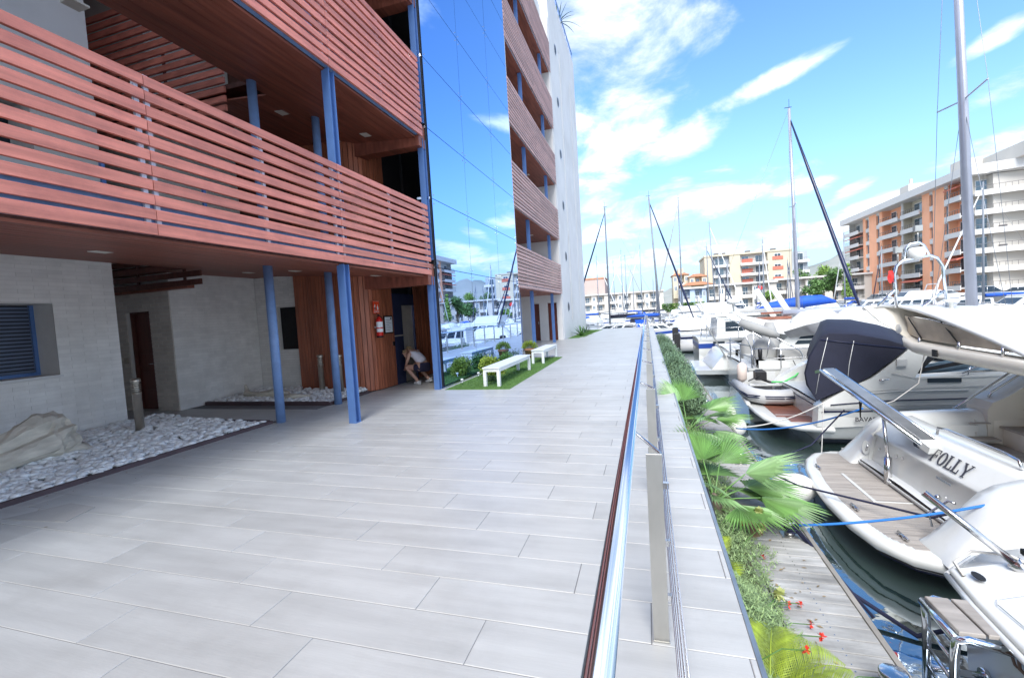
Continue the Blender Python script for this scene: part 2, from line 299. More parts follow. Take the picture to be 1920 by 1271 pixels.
# long wood-look tiles, each row offset by a third
TW, TL = .318, 1.28
tm = {}
def tile_me(x0, x1):
    k = round((x1-x0)*500)
    if k not in tm:
        h = (x1-x0)/2; tm[k] = MB().bbox(-h+.002, h-.002, -TW/2+.0022, TW/2-.0022, -.010, 0, .0025).mesh('tile', 'tile')
    return tm[k]
far_t = MB(); tiles = []
def corridor(xc, yc): return xc > -6.26 or 6.3 < yc < 7.55 or (yc > 9.55 and xc > -6.2)
for k in range(-3, 113):
    y0 = 1.54+k*TW; yc = y0+TW/2
    xl = -11.6 if 6.3 < yc < 7.4 else (-6.28 if yc < 9.5 else -6.2)
    if yc > 17: xl = -7.4
    if yc > 25.6: xl = -4.58
    s = (-1.75-.427*k) % TL - TL*12
    x = s
    while x < .415:
        a, b = max(x, xl), min(x+TL, .413)
        if b-a > .012:
            c_ = Vector(((a+b)/2, yc, 0)); d = (c_-Vector((0, 0, 1.63)))
            tiles.append((d.length if d.dot(fwd) > -1 else 99, a, b, yc))
        x += TL
tiles.sort()
for i, (dd, a, b, yc) in enumerate(tiles):
    if i < 300: piece('tile', tile_me(a, b), walk, ((a+b)/2, yc, .0+rng.uniform(-.0012, .0006)))
    else: far_t.box(a+.0025, b-.0025, yc-TW/2+.0025, yc+TW/2-.0025, -.010, rng.uniform(-.001, .0006))
fo = part('tile_field', far_t, 'tile', walk, kind='stuff')
# small broken tile patch near the pebble edge
struct('tile_patch', MB().prism([(-5.86, 2.55, .001), (-5.1, 2.62, .001), (-5.22, 2.92, .001), (-5.62, 2.95, .001)], (0, 0, .004)), 'concrete')
struct('drain_strip', MB().box(-.032, -.024, 2.2, 2.5, -.003, .0022), 'dark_void')

# ---------------------------------------------------------------- the apartment building
BX = -4.6
bld = empty('apartment_building', 'modern apartment block with red slatted balconies, white brick and tall blue mirror glass', 'building', (-8, 10, 0))
LV = [2.62, 5.68, 8.76, 11.84, 14.92]
# --- masses (plain parts of the block)
m = MB(); m.box(-20, -12.2, -30, 36.2, 0, 18.6); m.box(-12.2, -9.25, 10.2, 25.7, 0, 18.6); m.box(-12.2, -9.7, -30, 5.58, 0, 18.6); m.box(-9.22, -4.75, -30, -6, 0, 18.6)
m.box(-9.25, -7.6, 9.9, 25.7, 0, 18.6); part('wall', m, 'render_white', bld)
m = MB(); m.box(-12.2, -5.0, -6, 25.7, 18.0, 18.62); part('roof', m, 'render_white', bld)
# --- white brick wall beside the pebble bed, with its window
def bricks_x(mb, xf, y0, y1, z0, z1, bl, bh, skip=None, g=.007):
    r = 0; z = z0
    while z < z1-.01:
        y = y0-(bl/2 if r % 2 else 0)
        while y < y1:
            a, b = max(y, y0)+g/2, min(y+bl, y1)-g/2; c = z+bh-g
            ov = skip and c > skip[2] and z < skip[3]
            for (a2, b2) in ([(a, min(b, skip[0])), (max(a, skip[1]), b)] if ov and b > skip[0] and a < skip[1] else [(a, b)]):
                if b2-a2 > .02: mb.box(xf-.01, xf+.004+rng.uniform(-.0008, .0008), a2, b2, z, min(c, z1))
            y += bl
        z += bh; r += 1
WX = -8.9
WIN = (2.9, 4.72, 1.11, 2.225)
m = MB(); m.box(-9.7, WX, -6, WIN[0], 0, 18.6); m.box(-9.7, WX, WIN[1], 5.6, 0, 18.6); m.box(-9.7, WX, WIN[0], WIN[1], 0, WIN[2]); m.box(-9.7, WX, WIN[0], WIN[1], WIN[3], 4.4)
m.box(-9.7, WX, WIN[0], WIN[1], 5.3, 18.6)
m.box(-9.5, -9.49, WIN[0], WIN[1], 4.4, 5.3)
wa = part('wall', m, 'mortar', bld)
m = MB(); bricks_x(m, WX, 1.0, 5.6, 0, 3.0, .37, .0625, WIN, .0035); part('brickwork', m, 'brick_white', wa, kind='stuff')
m = MB(); m.box(WX, WX+.01, -6, 5.6, 3.45, 4.4); m.box(WX, WX+.01, -6, 5.6, 5.35, 18.5); part('render_coat', m, 'render_white', wa)
def shutter_window(x0, x1, y0, y1, z0, z1, axis, par):
    """roller shutter: frame and rippled slats. axis 'x' faces +X, 'y' faces -Y"""
    n = int((z1-z0)/.06); h = (z1-z0-.06)/n
    fr = MB(); cu_ = MB(); bk_ = MB()
    def bx(mb, a0, a1, d0, d1, c0, c1):
        if axis == 'x': mb.box(x0-d1, x0-d0, a0, a1, c0, c1)
        else: mb.box(a0, a1, y0+d0, y0+d1, c0, c1)
    a0, a1 = (y0, y1) if axis == 'x' else (x0, x1)
    bx(fr, a0, a0+.05, 0, .06, z0, z1); bx(fr, a1-.05, a1, 0, .06, z0, z1); bx(fr, a0+.05, a1-.05, 0, .06, z0, z0+.05)
    for i in range(n): bx(cu_, a0+.05, a1-.05, .015, .04, z0+.055+i*h, z0+.055+i*h+h*.66)
    bx(bk_, a0+.05, a1-.05, .041, .055, z0+.05, z1)
    w_ = part('window', fr, 'blue_steel', par); part('roller_shutter', cu_, 'shutter', w_); part('box_recess', bk_, 'dark_void', w_); return w_
shutter_window(-9.36, 0, WIN[0], WIN[1], WIN[2], WIN[3], 'x', bld)
m = MB(); m.box(-9.36, WX+.03, WIN[0]-.03, WIN[1]+.03, WIN[2]-.035, WIN[2]-.001); part('sill', m, 'render_white', bld)
m = MB(); m.box(-9.45, -9.44, WIN[0], WIN[1], 4.42, 5.28); part('window', m, 'glass_dark', bld)
# --- wall past the corridor, back wall with shuttered window
m = MB(); m.box(-9.9, -9.65, 7.1, 9.9, 0, 18.6); w2 = part('wall', m, 'mortar', bld)
m = MB(); bricks_x(m, -9.65, 7.1, 9.28, .0, 2.95, .30, .0625, None, .0035); part('brickwork', m, 'brick_white', w2, kind='stuff')
m = MB(); m.box(-9.65, -9.0, 9.3, 9.9, 0, 18.6); m.box(-9.0, -8.3, 9.3, 9.9, 0, 1.08); m.box(-9.0, -8.3, 9.3, 9.9, 2.15, 18.6)
w3 = part('wall', m, 'mortar', bld)
m = MB()
z = 0; r = 0
while z < 2.9:
    x = -9.64-(.15 if r % 2 else 0)
    while x < -8.3:
        a, b = max(x, -9.64)+.003, min(x+.3, -8.3)-.003
        if b-a > .02 and not (b > -9.0 and 1.02 < z < 2.15): m.box(a, b, 9.29, 9.31, z, z+.055)
        x += .3
    z += .0625; r += 1
part('brickwork', m, 'brick_white', w3, kind='stuff')
shutter_window(-9.0, -8.3, 9.42, 0, 1.08, 2.15, 'y', bld)
# --- door wall across the corridor: bricks one by one
m = MB(); m.box(-10.28, -9.9, 7.1, 7.4, 0, 18.6); m.box(-11.5, -10.97, 7.1, 7.4, 0, 18.6); m.box(-10.97, -10.28, 7.1, 7.4, 2.18, 18.6); m.box(-11.6, -11.4, 5.6, 7.1, 0, 3)
wd = part('wall', m, 'mortar', bld)
bm_ = {}
z, r = .003, 0
while z < 2.56:
    x = -11.4-(.12 if r % 2 else 0)
    while x < -9.66:
        a, b = max(x, -11.4), min(x+.24, -9.655)
        for (a2, b2) in ([(a, min(b, -10.975)), (max(a, -10.275), b)] if z < 2.15 else [(a, b)]):
            if b2-a2 > .04:
                k = round((b2-a2)*100)
                if k not in bm_: bm_[k] = MB().bbox(-(b2-a2)/2+.004, (b2-a2)/2-.004, -.014, .014, 0, .072, .003).mesh('brick', 'brick_pale')
                piece('brick', bm_[k], wd, ((a2+b2)/2, 7.096+rng.uniform(-.002, .002), z))
        x += .24
    z += .08; r += 1
m = MB(); m.box(-10.94, -10.31, 7.24, 7.29, .01, 2.14)
for i in range(5): m.box(-10.86, -10.39, 7.225, 7.24, .15+i*.4, .44+i*.4)
dr = part('door', m, 'door_wood', bld)
m = MB(); m.tube([(-10.40, 7.2, 1.02), (-10.40, 7.14, 1.02), (-10.50, 7.14, 1.02)], .011); m.lathe((-10.40, 7.235, 1.3), [(.02, -.01), (.02, .01)]); part('handle', m, 'steel', dr)
m = MB(); m.box(-10.97, -10.94, 7.16, 7.3, 0, 2.18); m.box(-10.31, -10.28, 7.16, 7.3, 0, 2.18); m.box(-10.94, -10.31, 7.16, 7.3, 2.14, 2.18); part('frame', m, 'dark_wood', dr)
m = MB(); m.box(-11.14, -11.04, 7.06, 7.085, 1.05, 1.18); part('intercom', m, 'lamp_metal', bld)
m = MB(); m.box(-11.4, -8.9, 6.92, 7.08, 2.56, 2.72); part('lintel', m, 'soffit_wood', bld)
# --- floors and soffits per level
def sof(k): return LV[k]-.04
for k in range(5):
    z0 = sof(k); m = MB()
    # strips of boarding: sloping gently up toward the wall
    bw = .2; x = BX-.12
    while x > -8.85:
        a, b = max(x-bw, -8.87), x; ys0 = -6 if k == 0 or a > -6.4 else 6.72
        za, zb = z0+(-a-4.7)*.085, z0+(-b-4.7)*.085
        for (ya, yb) in ((ys0, 9.42),):
            m.hexa([(a+.004, ya, za), (b-.004, ya, zb), (b-.004, yb, zb), (a+.004, yb, za)], [(a+.004, ya, za+.03), (b-.004, ya, zb+.03), (b-.004, yb, zb+.03), (a+.004, yb, za+.03)])
        x -= bw
    m.box(-12.2, -8.88, 6.9, 9.4, z0+.36, z0+.40)
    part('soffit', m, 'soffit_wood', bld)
    m = MB(); XE = -8.87 if k == 0 else -6.32; ze = .39 if k == 0 else .175
    m.hexa([(XE, -6, z0+ze), (BX-.14, -6, z0+.035), (BX-.14, 9.42, z0+.035), (XE, 9.42, z0+ze)], [(XE, -6, z0+ze+.11), (BX-.14, -6, z0+.36), (BX-.14, 9.42, z0+.36), (XE, 9.42, z0+ze+.11)])
    if k: m.box(-8.88, -6.33, 6.72, 9.42, z0+.41, z0+.5)
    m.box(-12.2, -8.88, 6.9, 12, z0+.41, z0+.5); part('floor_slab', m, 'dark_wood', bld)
    m = MB(); m.box(-6.3, BX-.05, 9.2, 9.5, z0-.17, z0+.3); part('beam', m, 'soffit_wood', bld)
# --- balconies with wooden slats
slat_me = {}
def slat(par, x, y0, y1, z, h, mat='slat_wood'):
    k = (round((y1-y0)*100), round(h*1000), mat)
    if k not in slat_me:
        L_ = (y1-y0)/2; slat_me[k] = MB().bbox(-.02, .018, -L_+.004, L_-.004, -h/2, h/2, .005).mesh('slat', mat)
    return piece('slat', slat_me[k], par, (x+rng.uniform(-.003, .003), (y0+y1)/2, z))
for k in range(5):
    rows = 11 if k == 0 else 12
    segs = [(-2.5, .4), (.4, 3.33), (3.33, 6.2), (6.2, 9.28)] if k < 2 else [(3.33, 6.2), (6.2, 9.28)]
    bal = part('balcony', MB().box(BX-.13, BX-.06, segs[0][0], 9.2, LV[k]+.02, LV[k]+.33), 'blue_paint', bld)
    for y in (-1, .4, 1.9, 3.28, 3.38, 4.75, 6.12, 6.28, 7.75, 9.2):
        if y > segs[0][0]-.1: part('balcony_post', MB().box(BX-.055, BX-.025, y-.022, y+.022, LV[k]+.02, LV[k]+rows*.144-.02), 'post_grey', bal)
    for r in range(rows):
        z = LV[k]+.055+r*.144
        for (a, b) in segs: slat(bal, BX-.005, a, b, z, .099 if r else .112)
    # inner dark posts behind the slats
    m = MB()
    for y in (1.6, 3.9, 5.2, 8.4): m.box(-6.2, -6.16, y-.02, y+.02, LV[k]+.3, LV[k]+1.2)
    m.bar((-6.18, 1, LV[k]+1.2), (-6.18, 9, LV[k]+1.2), .05, .04); part('inner_rail', m, 'blue_steel', bld)
    if k < 3:   # slatted bridge parapet beyond the open well
        m = MB()
        for x in (-10.2, -8.9): m.box(x, x+.04, 6.86, 6.9, LV[k]-.03, LV[k]+1.5)
        br = part('bridge_parapet', m, 'dark_wood', bld)
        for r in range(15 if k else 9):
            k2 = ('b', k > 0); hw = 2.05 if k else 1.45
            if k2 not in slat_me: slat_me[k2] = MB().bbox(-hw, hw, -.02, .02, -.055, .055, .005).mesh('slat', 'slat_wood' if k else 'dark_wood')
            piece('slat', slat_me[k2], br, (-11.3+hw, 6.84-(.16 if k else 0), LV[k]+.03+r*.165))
# dark rooms behind, so the open galleries read deep
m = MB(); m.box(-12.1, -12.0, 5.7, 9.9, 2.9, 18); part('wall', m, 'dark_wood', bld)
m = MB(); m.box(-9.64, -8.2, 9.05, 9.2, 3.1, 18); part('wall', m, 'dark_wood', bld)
for k in range(1, 4):
    z = LV[k-1]+.5; m = MB(); m.box(-7.4, -6.9, 9.2, 9.24, z+.2, z+2.1); w_ = part('window', m, 'glass_dark', bld)
# --- curved timber-clad core, vertical planks one by one
path = [(-8.35, 9.22), (-7.6, 9.10), (-7.0, 9.02), (-6.62, 9.02), (-6.38, 9.12), (-6.24, 9.32), (-6.2, 9.6), (-6.19, 10.12)]
def along(path, step):
    out = []; d = 0; pts = [Vector((x, y, 0)) for x, y in path]; acc = [0]
    for a, b in zip(pts, pts[1:]): acc.append(acc[-1]+(b-a).length)
    n = max(1, round(acc[-1]/step))
    for i in range(n+1):
        t = acc[-1]*i/n
        for j in range(len(acc)-1):
            if t <= acc[j+1]+1e-9: out.append(pts[j].lerp(pts[j+1], (t-acc[j])/(acc[j+1]-acc[j]))); break
    return out
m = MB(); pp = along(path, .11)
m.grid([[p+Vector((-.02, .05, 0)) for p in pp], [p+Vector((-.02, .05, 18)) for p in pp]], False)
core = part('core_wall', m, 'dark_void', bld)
def planks(par, pp, z0, z1):
    for a, b in zip(pp, pp[1:]):
        d = (b-a).normalized(); nrm = Vector((d.y, -d.x, 0)); j = rng.uniform(-.004, .004)
        q = MB(); a2, b2 = a+d*.005, b-d*.005; f = nrm*(.016+j)
        q.hexa([a2-nrm*.01+Vector((0, 0, z0)), a2+f+Vector((0, 0, z0)), b2+f+Vector((0, 0, z0)), b2-nrm*.01+Vector((0, 0, z0))], [a2-nrm*.01+Vector((0, 0, z1)), a2+f+Vector((0, 0, z1)), b2+f+Vector((0, 0, z1)), b2-nrm*.01+Vector((0, 0, z1))])
        part('plank', q, 'plank_wood', par)
planks(core, pp, .02, 3.0); planks(core, pp[::1], 3.1, 6.0); 
pp2 = along([(-6.19, 11.25), (-6.19, 12.2)], .12); m = MB(); m.box(-6.4, -6.22, 11.2, 12.3, 0, 18); c2 = part('core_wall', m, 'dark_void', bld); planks(c2, pp2, .02, 2.6)
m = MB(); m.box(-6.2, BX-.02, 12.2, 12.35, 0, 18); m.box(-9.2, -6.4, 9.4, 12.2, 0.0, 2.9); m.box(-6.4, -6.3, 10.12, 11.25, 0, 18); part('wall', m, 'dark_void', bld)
# lift entrance
m = MB(); m.box(-6.3, -6.17, 10.13, 10.55, .01, 2.34); m.box(-6.3, -6.17, 10.55, 11.22, 2.05, 2.34); m.box(-6.3, -6.17, 11.18, 11.22, .01, 2.05)
lf = part('lift_entrance', m, 'lift_glass', bld)
for a, b in ((10.56, 10.86), (10.87, 11.17)): part('lift_door', MB().box(-6.28, -6.215, a, b, .01, 2.04), 'lift_steel', lf)
m = MB(); m.box(-6.168, -6.155, 10.0, 10.08, 1.02, 1.12); part('call_plate', m, 'steel', lf)
m = MB(); m.box(-6.31, -6.16, 10.13, 10.55, 1.24, 1.27); part('trim', m, 'lift_steel', lf)
# --- columns
for (y, a) in ((6.24, 0), (7.76, 0)):
    for z0, z1 in ((0, 2.72), (3.0, 5.82), (6.1, 8.9)):
        part('round_column', MB().lathe((-6.16, y, 0), [(.075, z0), (.075, z1)], 20), 'blue_paint', bld)
def ibeam(x, y, z0, z1, s=.135):
    q = MB(); h = s/2; q.box(x-h, x+h, y-h, y-h+.014, z0, z1); q.box(x-h, x+h, y+h-.014, y+h, z0, z1); q.box(x-.005, x+.005, y-h+.014, y+h-.014, z0, z1); q.box(x-h-.002, x+h+.002, y-h-.002, y+h+.002, z0, z0+.012); return part('steel_column', q, 'blue_steel', bld)
for y in (6.3, 9.42):
    for z0, z1 in ((0, 2.60), (2.98, 5.66), (6.04, 8.74), (9.1, 11.8), (12.2, 14.9)): ibeam(-4.70, y, z0, z1)
for (x, y) in ((-6.68, 4.11), (-6.61, 7.4), (-6.6, 9.0), (-8.3, 7.9), (-5.7, 9.9-1.1)):
    for k in range(3):
        z = sof(k)+(-x-4.7)*.085; part('ceiling_light', MB().box(x-.1, x+.1, y-.1, y+.1, z-.006, z+.02), 'light_lens', bld)
# --- mirror glass curtain wall
gy = [9.56, 11.72, 14.2, 16.5]; gz = [.06, 2.81]+[2.81+1.575*i for i in range(1, 11)]
m = MB(); m.box(BX-.12, BX-.04, 9.56, 16.5, .0, 18.7); m.box(BX-.14, BX-.02, 9.5, 9.555, 0, 18.7); gw = part('curtain_wall', m, 'dark_void', bld)
for i in range(3):
    for j in range(len(gz)-1):
        a, b, c, d = gy[i]+.007, gy[i+1]-.007, gz[j]+.007, gz[j+1]-.007
        t1, t2 = rng.uniform(-.0012, .0012), rng.uniform(-.0012, .0012)
        q = MB(); q.hexa([(BX-.012, a, c), (BX+t1, a, c), (BX+t2, b, c), (BX-.012, b, c)], [(BX-.012, a, d), (BX-t2, a, d), (BX-t1, b, d), (BX-.012, b, d)]); part('glass_panel', q, 'mirror_glass', gw)
m = MB()
for i in range(4):
    for j in range(1, len(gz)-1):
        for dy in ((.10,) if i == 0 else (-.10,) if i == 3 else (-.1, .1)):
            for dz in (-.1, .1): m.prism([(BX+.003, gy[i]+dy+.014*math.cos(t*math.pi/4), gz[j]+dz+.014*math.sin(t*math.pi/4)) for t in range(8)], (.014, 0, 0))
for j in range(1, len(gz)-1, 1): m.bar((BX-.3, 9.42, gz[j]), (BX-.02, 9.5, gz[j]), .03, .05)
part('glass_fixing', m, 'steel', gw)
part('glass_channel', MB().box(BX-.02, BX+.05, 9.5, 16.5, .0, .05), 'steel', gw)
# --- far balconies
FT = [4.3, 7.4, 10.45, 13.55, 16.6]
for k in range(5):
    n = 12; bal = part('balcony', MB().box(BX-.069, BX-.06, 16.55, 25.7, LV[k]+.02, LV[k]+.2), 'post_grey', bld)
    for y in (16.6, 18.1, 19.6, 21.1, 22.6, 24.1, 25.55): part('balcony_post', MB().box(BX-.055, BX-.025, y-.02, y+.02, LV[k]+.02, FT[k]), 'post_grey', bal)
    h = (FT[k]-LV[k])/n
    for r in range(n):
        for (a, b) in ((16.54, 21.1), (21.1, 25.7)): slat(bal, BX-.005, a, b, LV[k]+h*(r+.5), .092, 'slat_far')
    m = MB(); m.box(-9.2, BX-.07, 16.52, 25.72, LV[k]-.02, LV[k]+.3); part('soffit', m, 'soffit_wood', bld)
    for x, y in ((-5.6, 19), (-5.6, 23)): part('ceiling_light', MB().box(x-.12, x+.12, y-.12, y+.12, LV[k]-.028, LV[k]-.0195), 'light_lens', bld)
m = MB(); m.box(-7.6, -7.4, 16.6, 25.7, 0, 18.6); m.box(-7.4, -4.62, 16.5, 16.62, 0, 18.6); part('wall', m, 'render_white', bld)
m = MB(); m.box(-7.4, -6.38, 25.5, 25.74, 0, 18); m.box(-5.95, -5.46, 25.5, 25.74, 0, 18); m.box(-6.38, -5.95, 25.5, 25.74, 2.15, 18); m.box(-5.46, -4.92, 25.5, 25.74, 2.15, 18); m.box(-4.92, -4.62, 25.5, 25.74, 0, 18); part('wall', m, 'render_white', bld)
for a, b in ((-6.38, -5.95), (-5.46, -4.92)):
    d_ = part('door', MB().box(a+.02, b-.02, 25.6, 25.65, .01, 2.13), 'door_wood', bld); part('handle', MB().box(b-.1, b-.07, 25.57, 25.6, .95, 1.1), 'steel', d_)
for y in (19.2, 23.6):
    for z0, z1 in [(0, 2.6)]+[(FT[k]+.02, LV[k+1]-.02) for k in range(4)]: ibeam(-4.78, y, z0, z1)
part('steel_column', MB().box(-5.75, -5.6, 20.2, 20.35, 0, 2.6), 'blue_steel', bld)
# --- white end block with slots and round windows
SL = [(28.95, 29.15, 1.05, 17.8), (32.95, 33.12, 1.4, 17.75)]
m = MB(); m.box(-18, -5.0, 25.78, 35.7, 0, 20.4)
ys = [25.76, 28.95, 29.15, 32.95, 33.12, 35.7]
for i in (0, 2, 4): m.box(-5.0, BX, ys[i], ys[i+1], 0, 20.4)
for (a, b, c, d) in SL: m.box(-5.0, BX, a, b, 0, c); m.box(-5.0, BX, a, b, d, 20.4)
eb = part('end_block', m, 'render_white', bld)
for (a, b, c, d) in SL: part('slot_window', MB().box(-4.98, -4.9, a, b, c, d), 'glass_dark', eb)
for k in range(6):
    z = 1.89+3.07*k; q = MB()
    q.prism([(BX+.004, 27.7+.30*math.cos(t*math.pi/12), z+.30*math.sin(t*math.pi/12)) for t in range(24)], (.012, 0, 0)); rw = part('round_window', q, 'black', eb)
    q = MB(); q.grid([[(BX+.02, 27.7+r_*math.cos(t*math.pi/12), z+r_*math.sin(t*math.pi/12)) for t in range(24)] for r_ in (.30, .25)], False, True); part('rim', q, 'post_grey', rw)
m = MB()
for y in [26+.8*i for i in range(13)]: m.box(-4.7, -4.66, y, y+.04, 20.4, 21.1)
m.box(-4.71, -4.65, 26, 35.7, 21.1, 21.15); part('roof_railing', m, 'blue_steel', eb)
# ---------------------------------------------------------------- steel handrail
rl = empty('railing', 'polished stainless steel handrail on flat plate posts with wires along the promenade', 'railing', (0, 2.2, 0))
part('handrail', MB().tube([(-.115, -3, .95), (-.115, 37.2, .95)], .031, 20), 'chrome', rl)
pm = None; y = .45
while y < 37:
    q = MB(); q.bbox(-.033, .04, y-.006, y+.006, .0, .93, .002); q.box(-.036, .043, y-.008, y+.008, .001, .006)
    po = part('post', q, 'steel_plate', rl)
    part('arm', MB().tube([(.036, y, .93), (-.085, y+.36, .93), (-.115, y+.37, .94)], .009, 6), 'steel', rl)
    q = MB()
    for z in (.23, .50, .78): q.box(.04, .066, y-.012, y+.012, z-.014, z+.014)
    part('wire_clip', q, 'steel', po)
    y += 1.75
for z in (.23, .36, .50, .64, .78): part('wire', MB().tube([(.058, -2, z), (.058, 37, z)], .0035, 6), 'steel', rl)
# ---------------------------------------------------------------- pebble beds
def ico():
    t = (1+5**.5)/2; v = [Vector(p).normalized() for p in [(-1, t, 0), (1, t, 0), (-1, -t, 0), (1, -t, 0), (0, -1, t), (0, 1, t), (0, -1, -t), (0, 1, -t), (t, 0, -1), (t, 0, 1), (-t, 0, -1), (-t, 0, 1)]]
    return v, [(0, 11, 5), (0, 5, 1), (0, 1, 7), (0, 7, 10), (0, 10, 11), (1, 5, 9), (5, 11, 4), (11, 10, 2), (10, 7, 6), (7, 1, 8), (3, 9, 4), (3, 4, 2), (3, 2, 6), (3, 6, 8), (3, 8, 9), (4, 9, 5), (2, 4, 11), (6, 2, 10), (8, 6, 7), (9, 8, 1)]
IV, IF = ico()
def pebble_bed(poly_test, bounds, zf, n, nparts, loc, size=(.036, .062)):
    x0, x1, y0, y1 = bounds
    base = MB(); rows = [[(x0+(x1-x0)*i/12, y0+(y1-y0)*j/12, min(zf(x0+(x1-x0)*i/12, y0+(y1-y0)*j/12)-.03, .02+0*i)) for i in range(13)] for j in range(13)]
    base.grid(rows); bed = struct('pebble_bed', base, 'soil')
    pts = []
    for _ in range(n):
        x, y = rng.uniform(x0, x1), rng.uniform(y0, y1)
        if poly_test(x, y): pts.append((x*x+y*y, x, y))
    pts.sort(); many = MB(); pm_ = []
    for s_ in range(5): pm_.append(MB().add([(v.x, v.y, v.z) for v in IV], IF, True).mesh('pebble', 'pebble'))
    for i, (_, x, y) in enumerate(pts):
        r = rng.uniform(*size); a = rng.uniform(0, 6.28); ex = rng.uniform(1, 1.5); z = zf(x, y)+rng.uniform(-.02, .03); fl = rng.uniform(.45, .7)
        if i < nparts:
            o = bpy.data.objects.new('pebble', pm_[i % 5]); col.objects.link(o); o.parent = bed; o.location = (x, y, z); o.rotation_euler = (rng.uniform(-.3, .3), rng.uniform(-.3, .3), a); o.scale = (r*ex, r, r*fl)
        else:
            m = Matrix.Rotation(a, 3, 'Z') @ Matrix.Rotation(rng.uniform(-.4, .4), 3, 'X'); many.add([Vector((x, y, z))+m @ Vector((v.x*r*ex, v.y*r, v.z*r*fl)) for v in IV], IF, True)
    part('pebbles', many, 'pebble_many', bed, kind='stuff'); return bed
pebble_bed(lambda x, y: True, (-8.86, -6.34, 1.8, 6.08), lambda x, y: .03+max(0, (-6.8-x))*.05+.02*math.sin(x*5)*math.cos(y*4), 4300, 230, (-7.5, 4, 0))
pebble_bed(lambda x, y: y < 9.2-(.25 if x > -8.3 else 0) and not (x > -6.5 and y > 8.95), (-9.6, -6.3, 7.72, 9.2), lambda x, y: .05+max(0, y-8)*.06, 1900, 60, (-8, 8.4, 0))
m = MB(); m.box(-6.31, -6.25, -3, 6.15, -.003, .05); m.box(-8.9, -6.31, 6.09, 6.15, -.003, .06); m.box(-9.6, -6.31, 7.62, 7.68, -.003, .075); m.box(-6.31, -6.25, 7.62, 8.98, -.003, .06)
struct('bed_edging', m, 'edging')
# ---------------------------------------------------------------- bollard lamps
def bollard_lamp(x, y, lab):
    t = empty('bollard_lamp', lab, 'bollard lamp', (x, y, 0), 'louvred bollard lamps in the pebble beds')
    part('post', MB().lathe((x, y, 0), [(.062, 0), (.062, .70), (.066, .705), (.066, .72)], 20), 'lamp_metal', t)
    part('diffuser', MB().lathe((x, y, 0), [(.04, .72), (.04, .90)], 14), 'light_lens', t)
    for i in range(5): part('louvre', MB().lathe((x, y, 0), [(.045, .735+i*.033), (.066, .727+i*.033), (.066, .735+i*.033), (.045, .745+i*.033)], 20), 'lamp_metal', t)
    part('cap', MB().lathe((x, y, 0), [(.066, .895), (.068, .90), (.068, .945), (.05, .955), (.0, .957)], 20), 'lamp_metal', t)
bollard_lamp(-8.0, 5.2, 'brushed metal bollard lamp standing in the pebbles before the brown corridor door')
bollard_lamp(-7.38, 8.78, 'bollard lamp in the far pebble bed left of the second round column')
bollard_lamp(-6.72, 8.6, 'bollard lamp half hidden between the second round column and the steel column')
# ---------------------------------------------------------------- driftwood
def wood(pts, rad, lab, seed, flat=1., n=14):
    rg = random.Random(seed); P0 = [Vector(p) for p in pts]; fine = []; rr = []
    for i in range(len(P0)-1):
        for k in range(5): t = k/5; fine.append(P0[i].lerp(P0[i+1], t)); rr.append(rad[i]*(1-t)+rad[i+1]*t)
    fine.append(P0[-1]); rr.append(rad[-1]); ph = [rg.uniform(0, 6.28) for _ in range(6)]
    mb = MB(); rows = []
    for i, (p, r) in enumerate(zip(fine, rr)):
        d = (fine[min(i+1, len(fine)-1)]-fine[max(0, i-1)]).normalized(); a = d.cross(Vector((0, 0, 1))).normalized(); b = a.cross(d)
        rows.append([p+(a*math.cos(th)+b*math.sin(th)*flat)*r*(1+.16*math.sin(3*th+ph[0]+i*.15)+.10*math.sin(5*th+ph[1]-i*.3)+.07*math.sin(9*th+ph[2])+(.06 if n < 18 else .075)*rg.uniform(-1, 1)*(.4+i/len(fine))) for th in [2*math.pi*k/n for k in range(n)]])
    mb.grid(rows, n < 18, True); mb.add([rows[0][k] for k in range(n)], [list(range(n))[::-1]]); mb.add([rows[-1][k] for k in range(n)], [list(range(n))])
    return mb
m = wood([(-7.75, 1.6, .12), (-7.72, 2.6, .15), (-7.75, 3.3, .2), (-7.85, 3.85, .30), (-7.9, 4.15, .36)], [.16, .15, .20, .33, .27], '', 1, .92, 30)
q = wood([(-7.9, 3.8, .28), (-7.78, 4.05, .16), (-7.7, 4.3, .05)], [.18, .17, .12], '', 2, .8); m.add(q.v, q.f, True)
solo('driftwood_log', m, 'driftwood', 'large bleached driftwood trunk with a flared broken end on the near pebble bed', 'driftwood', (-7.8, 3.2, .1))
m = wood([(-9.2, 8.35, .34), (-9.12, 8.3, .2), (-9.0, 8.2, .13), (-8.6, 8.15, .13), (-8.2, 8.2, .17), (-7.9, 8.3, .12)], [.02, .05, .10, .085, .13, .06], '', 5, .8, 12)
solo('driftwood_branch', m, 'driftwood', 'gnarled driftwood branch lying on the far pebble bed by the white wall', 'driftwood', (-8.6, 8.2, .1))
m = wood([(-7.85, 8.1, .12), (-7.5, 8.0, .12), (-7.2, 8.15, .1)], [.07, .09, .04], '', 6, .7, 10)
solo('driftwood_piece', m, 'driftwood', 'short driftwood piece lying right of the first round column in the far pebbles', 'driftwood', (-7.5, 8.1, .1))
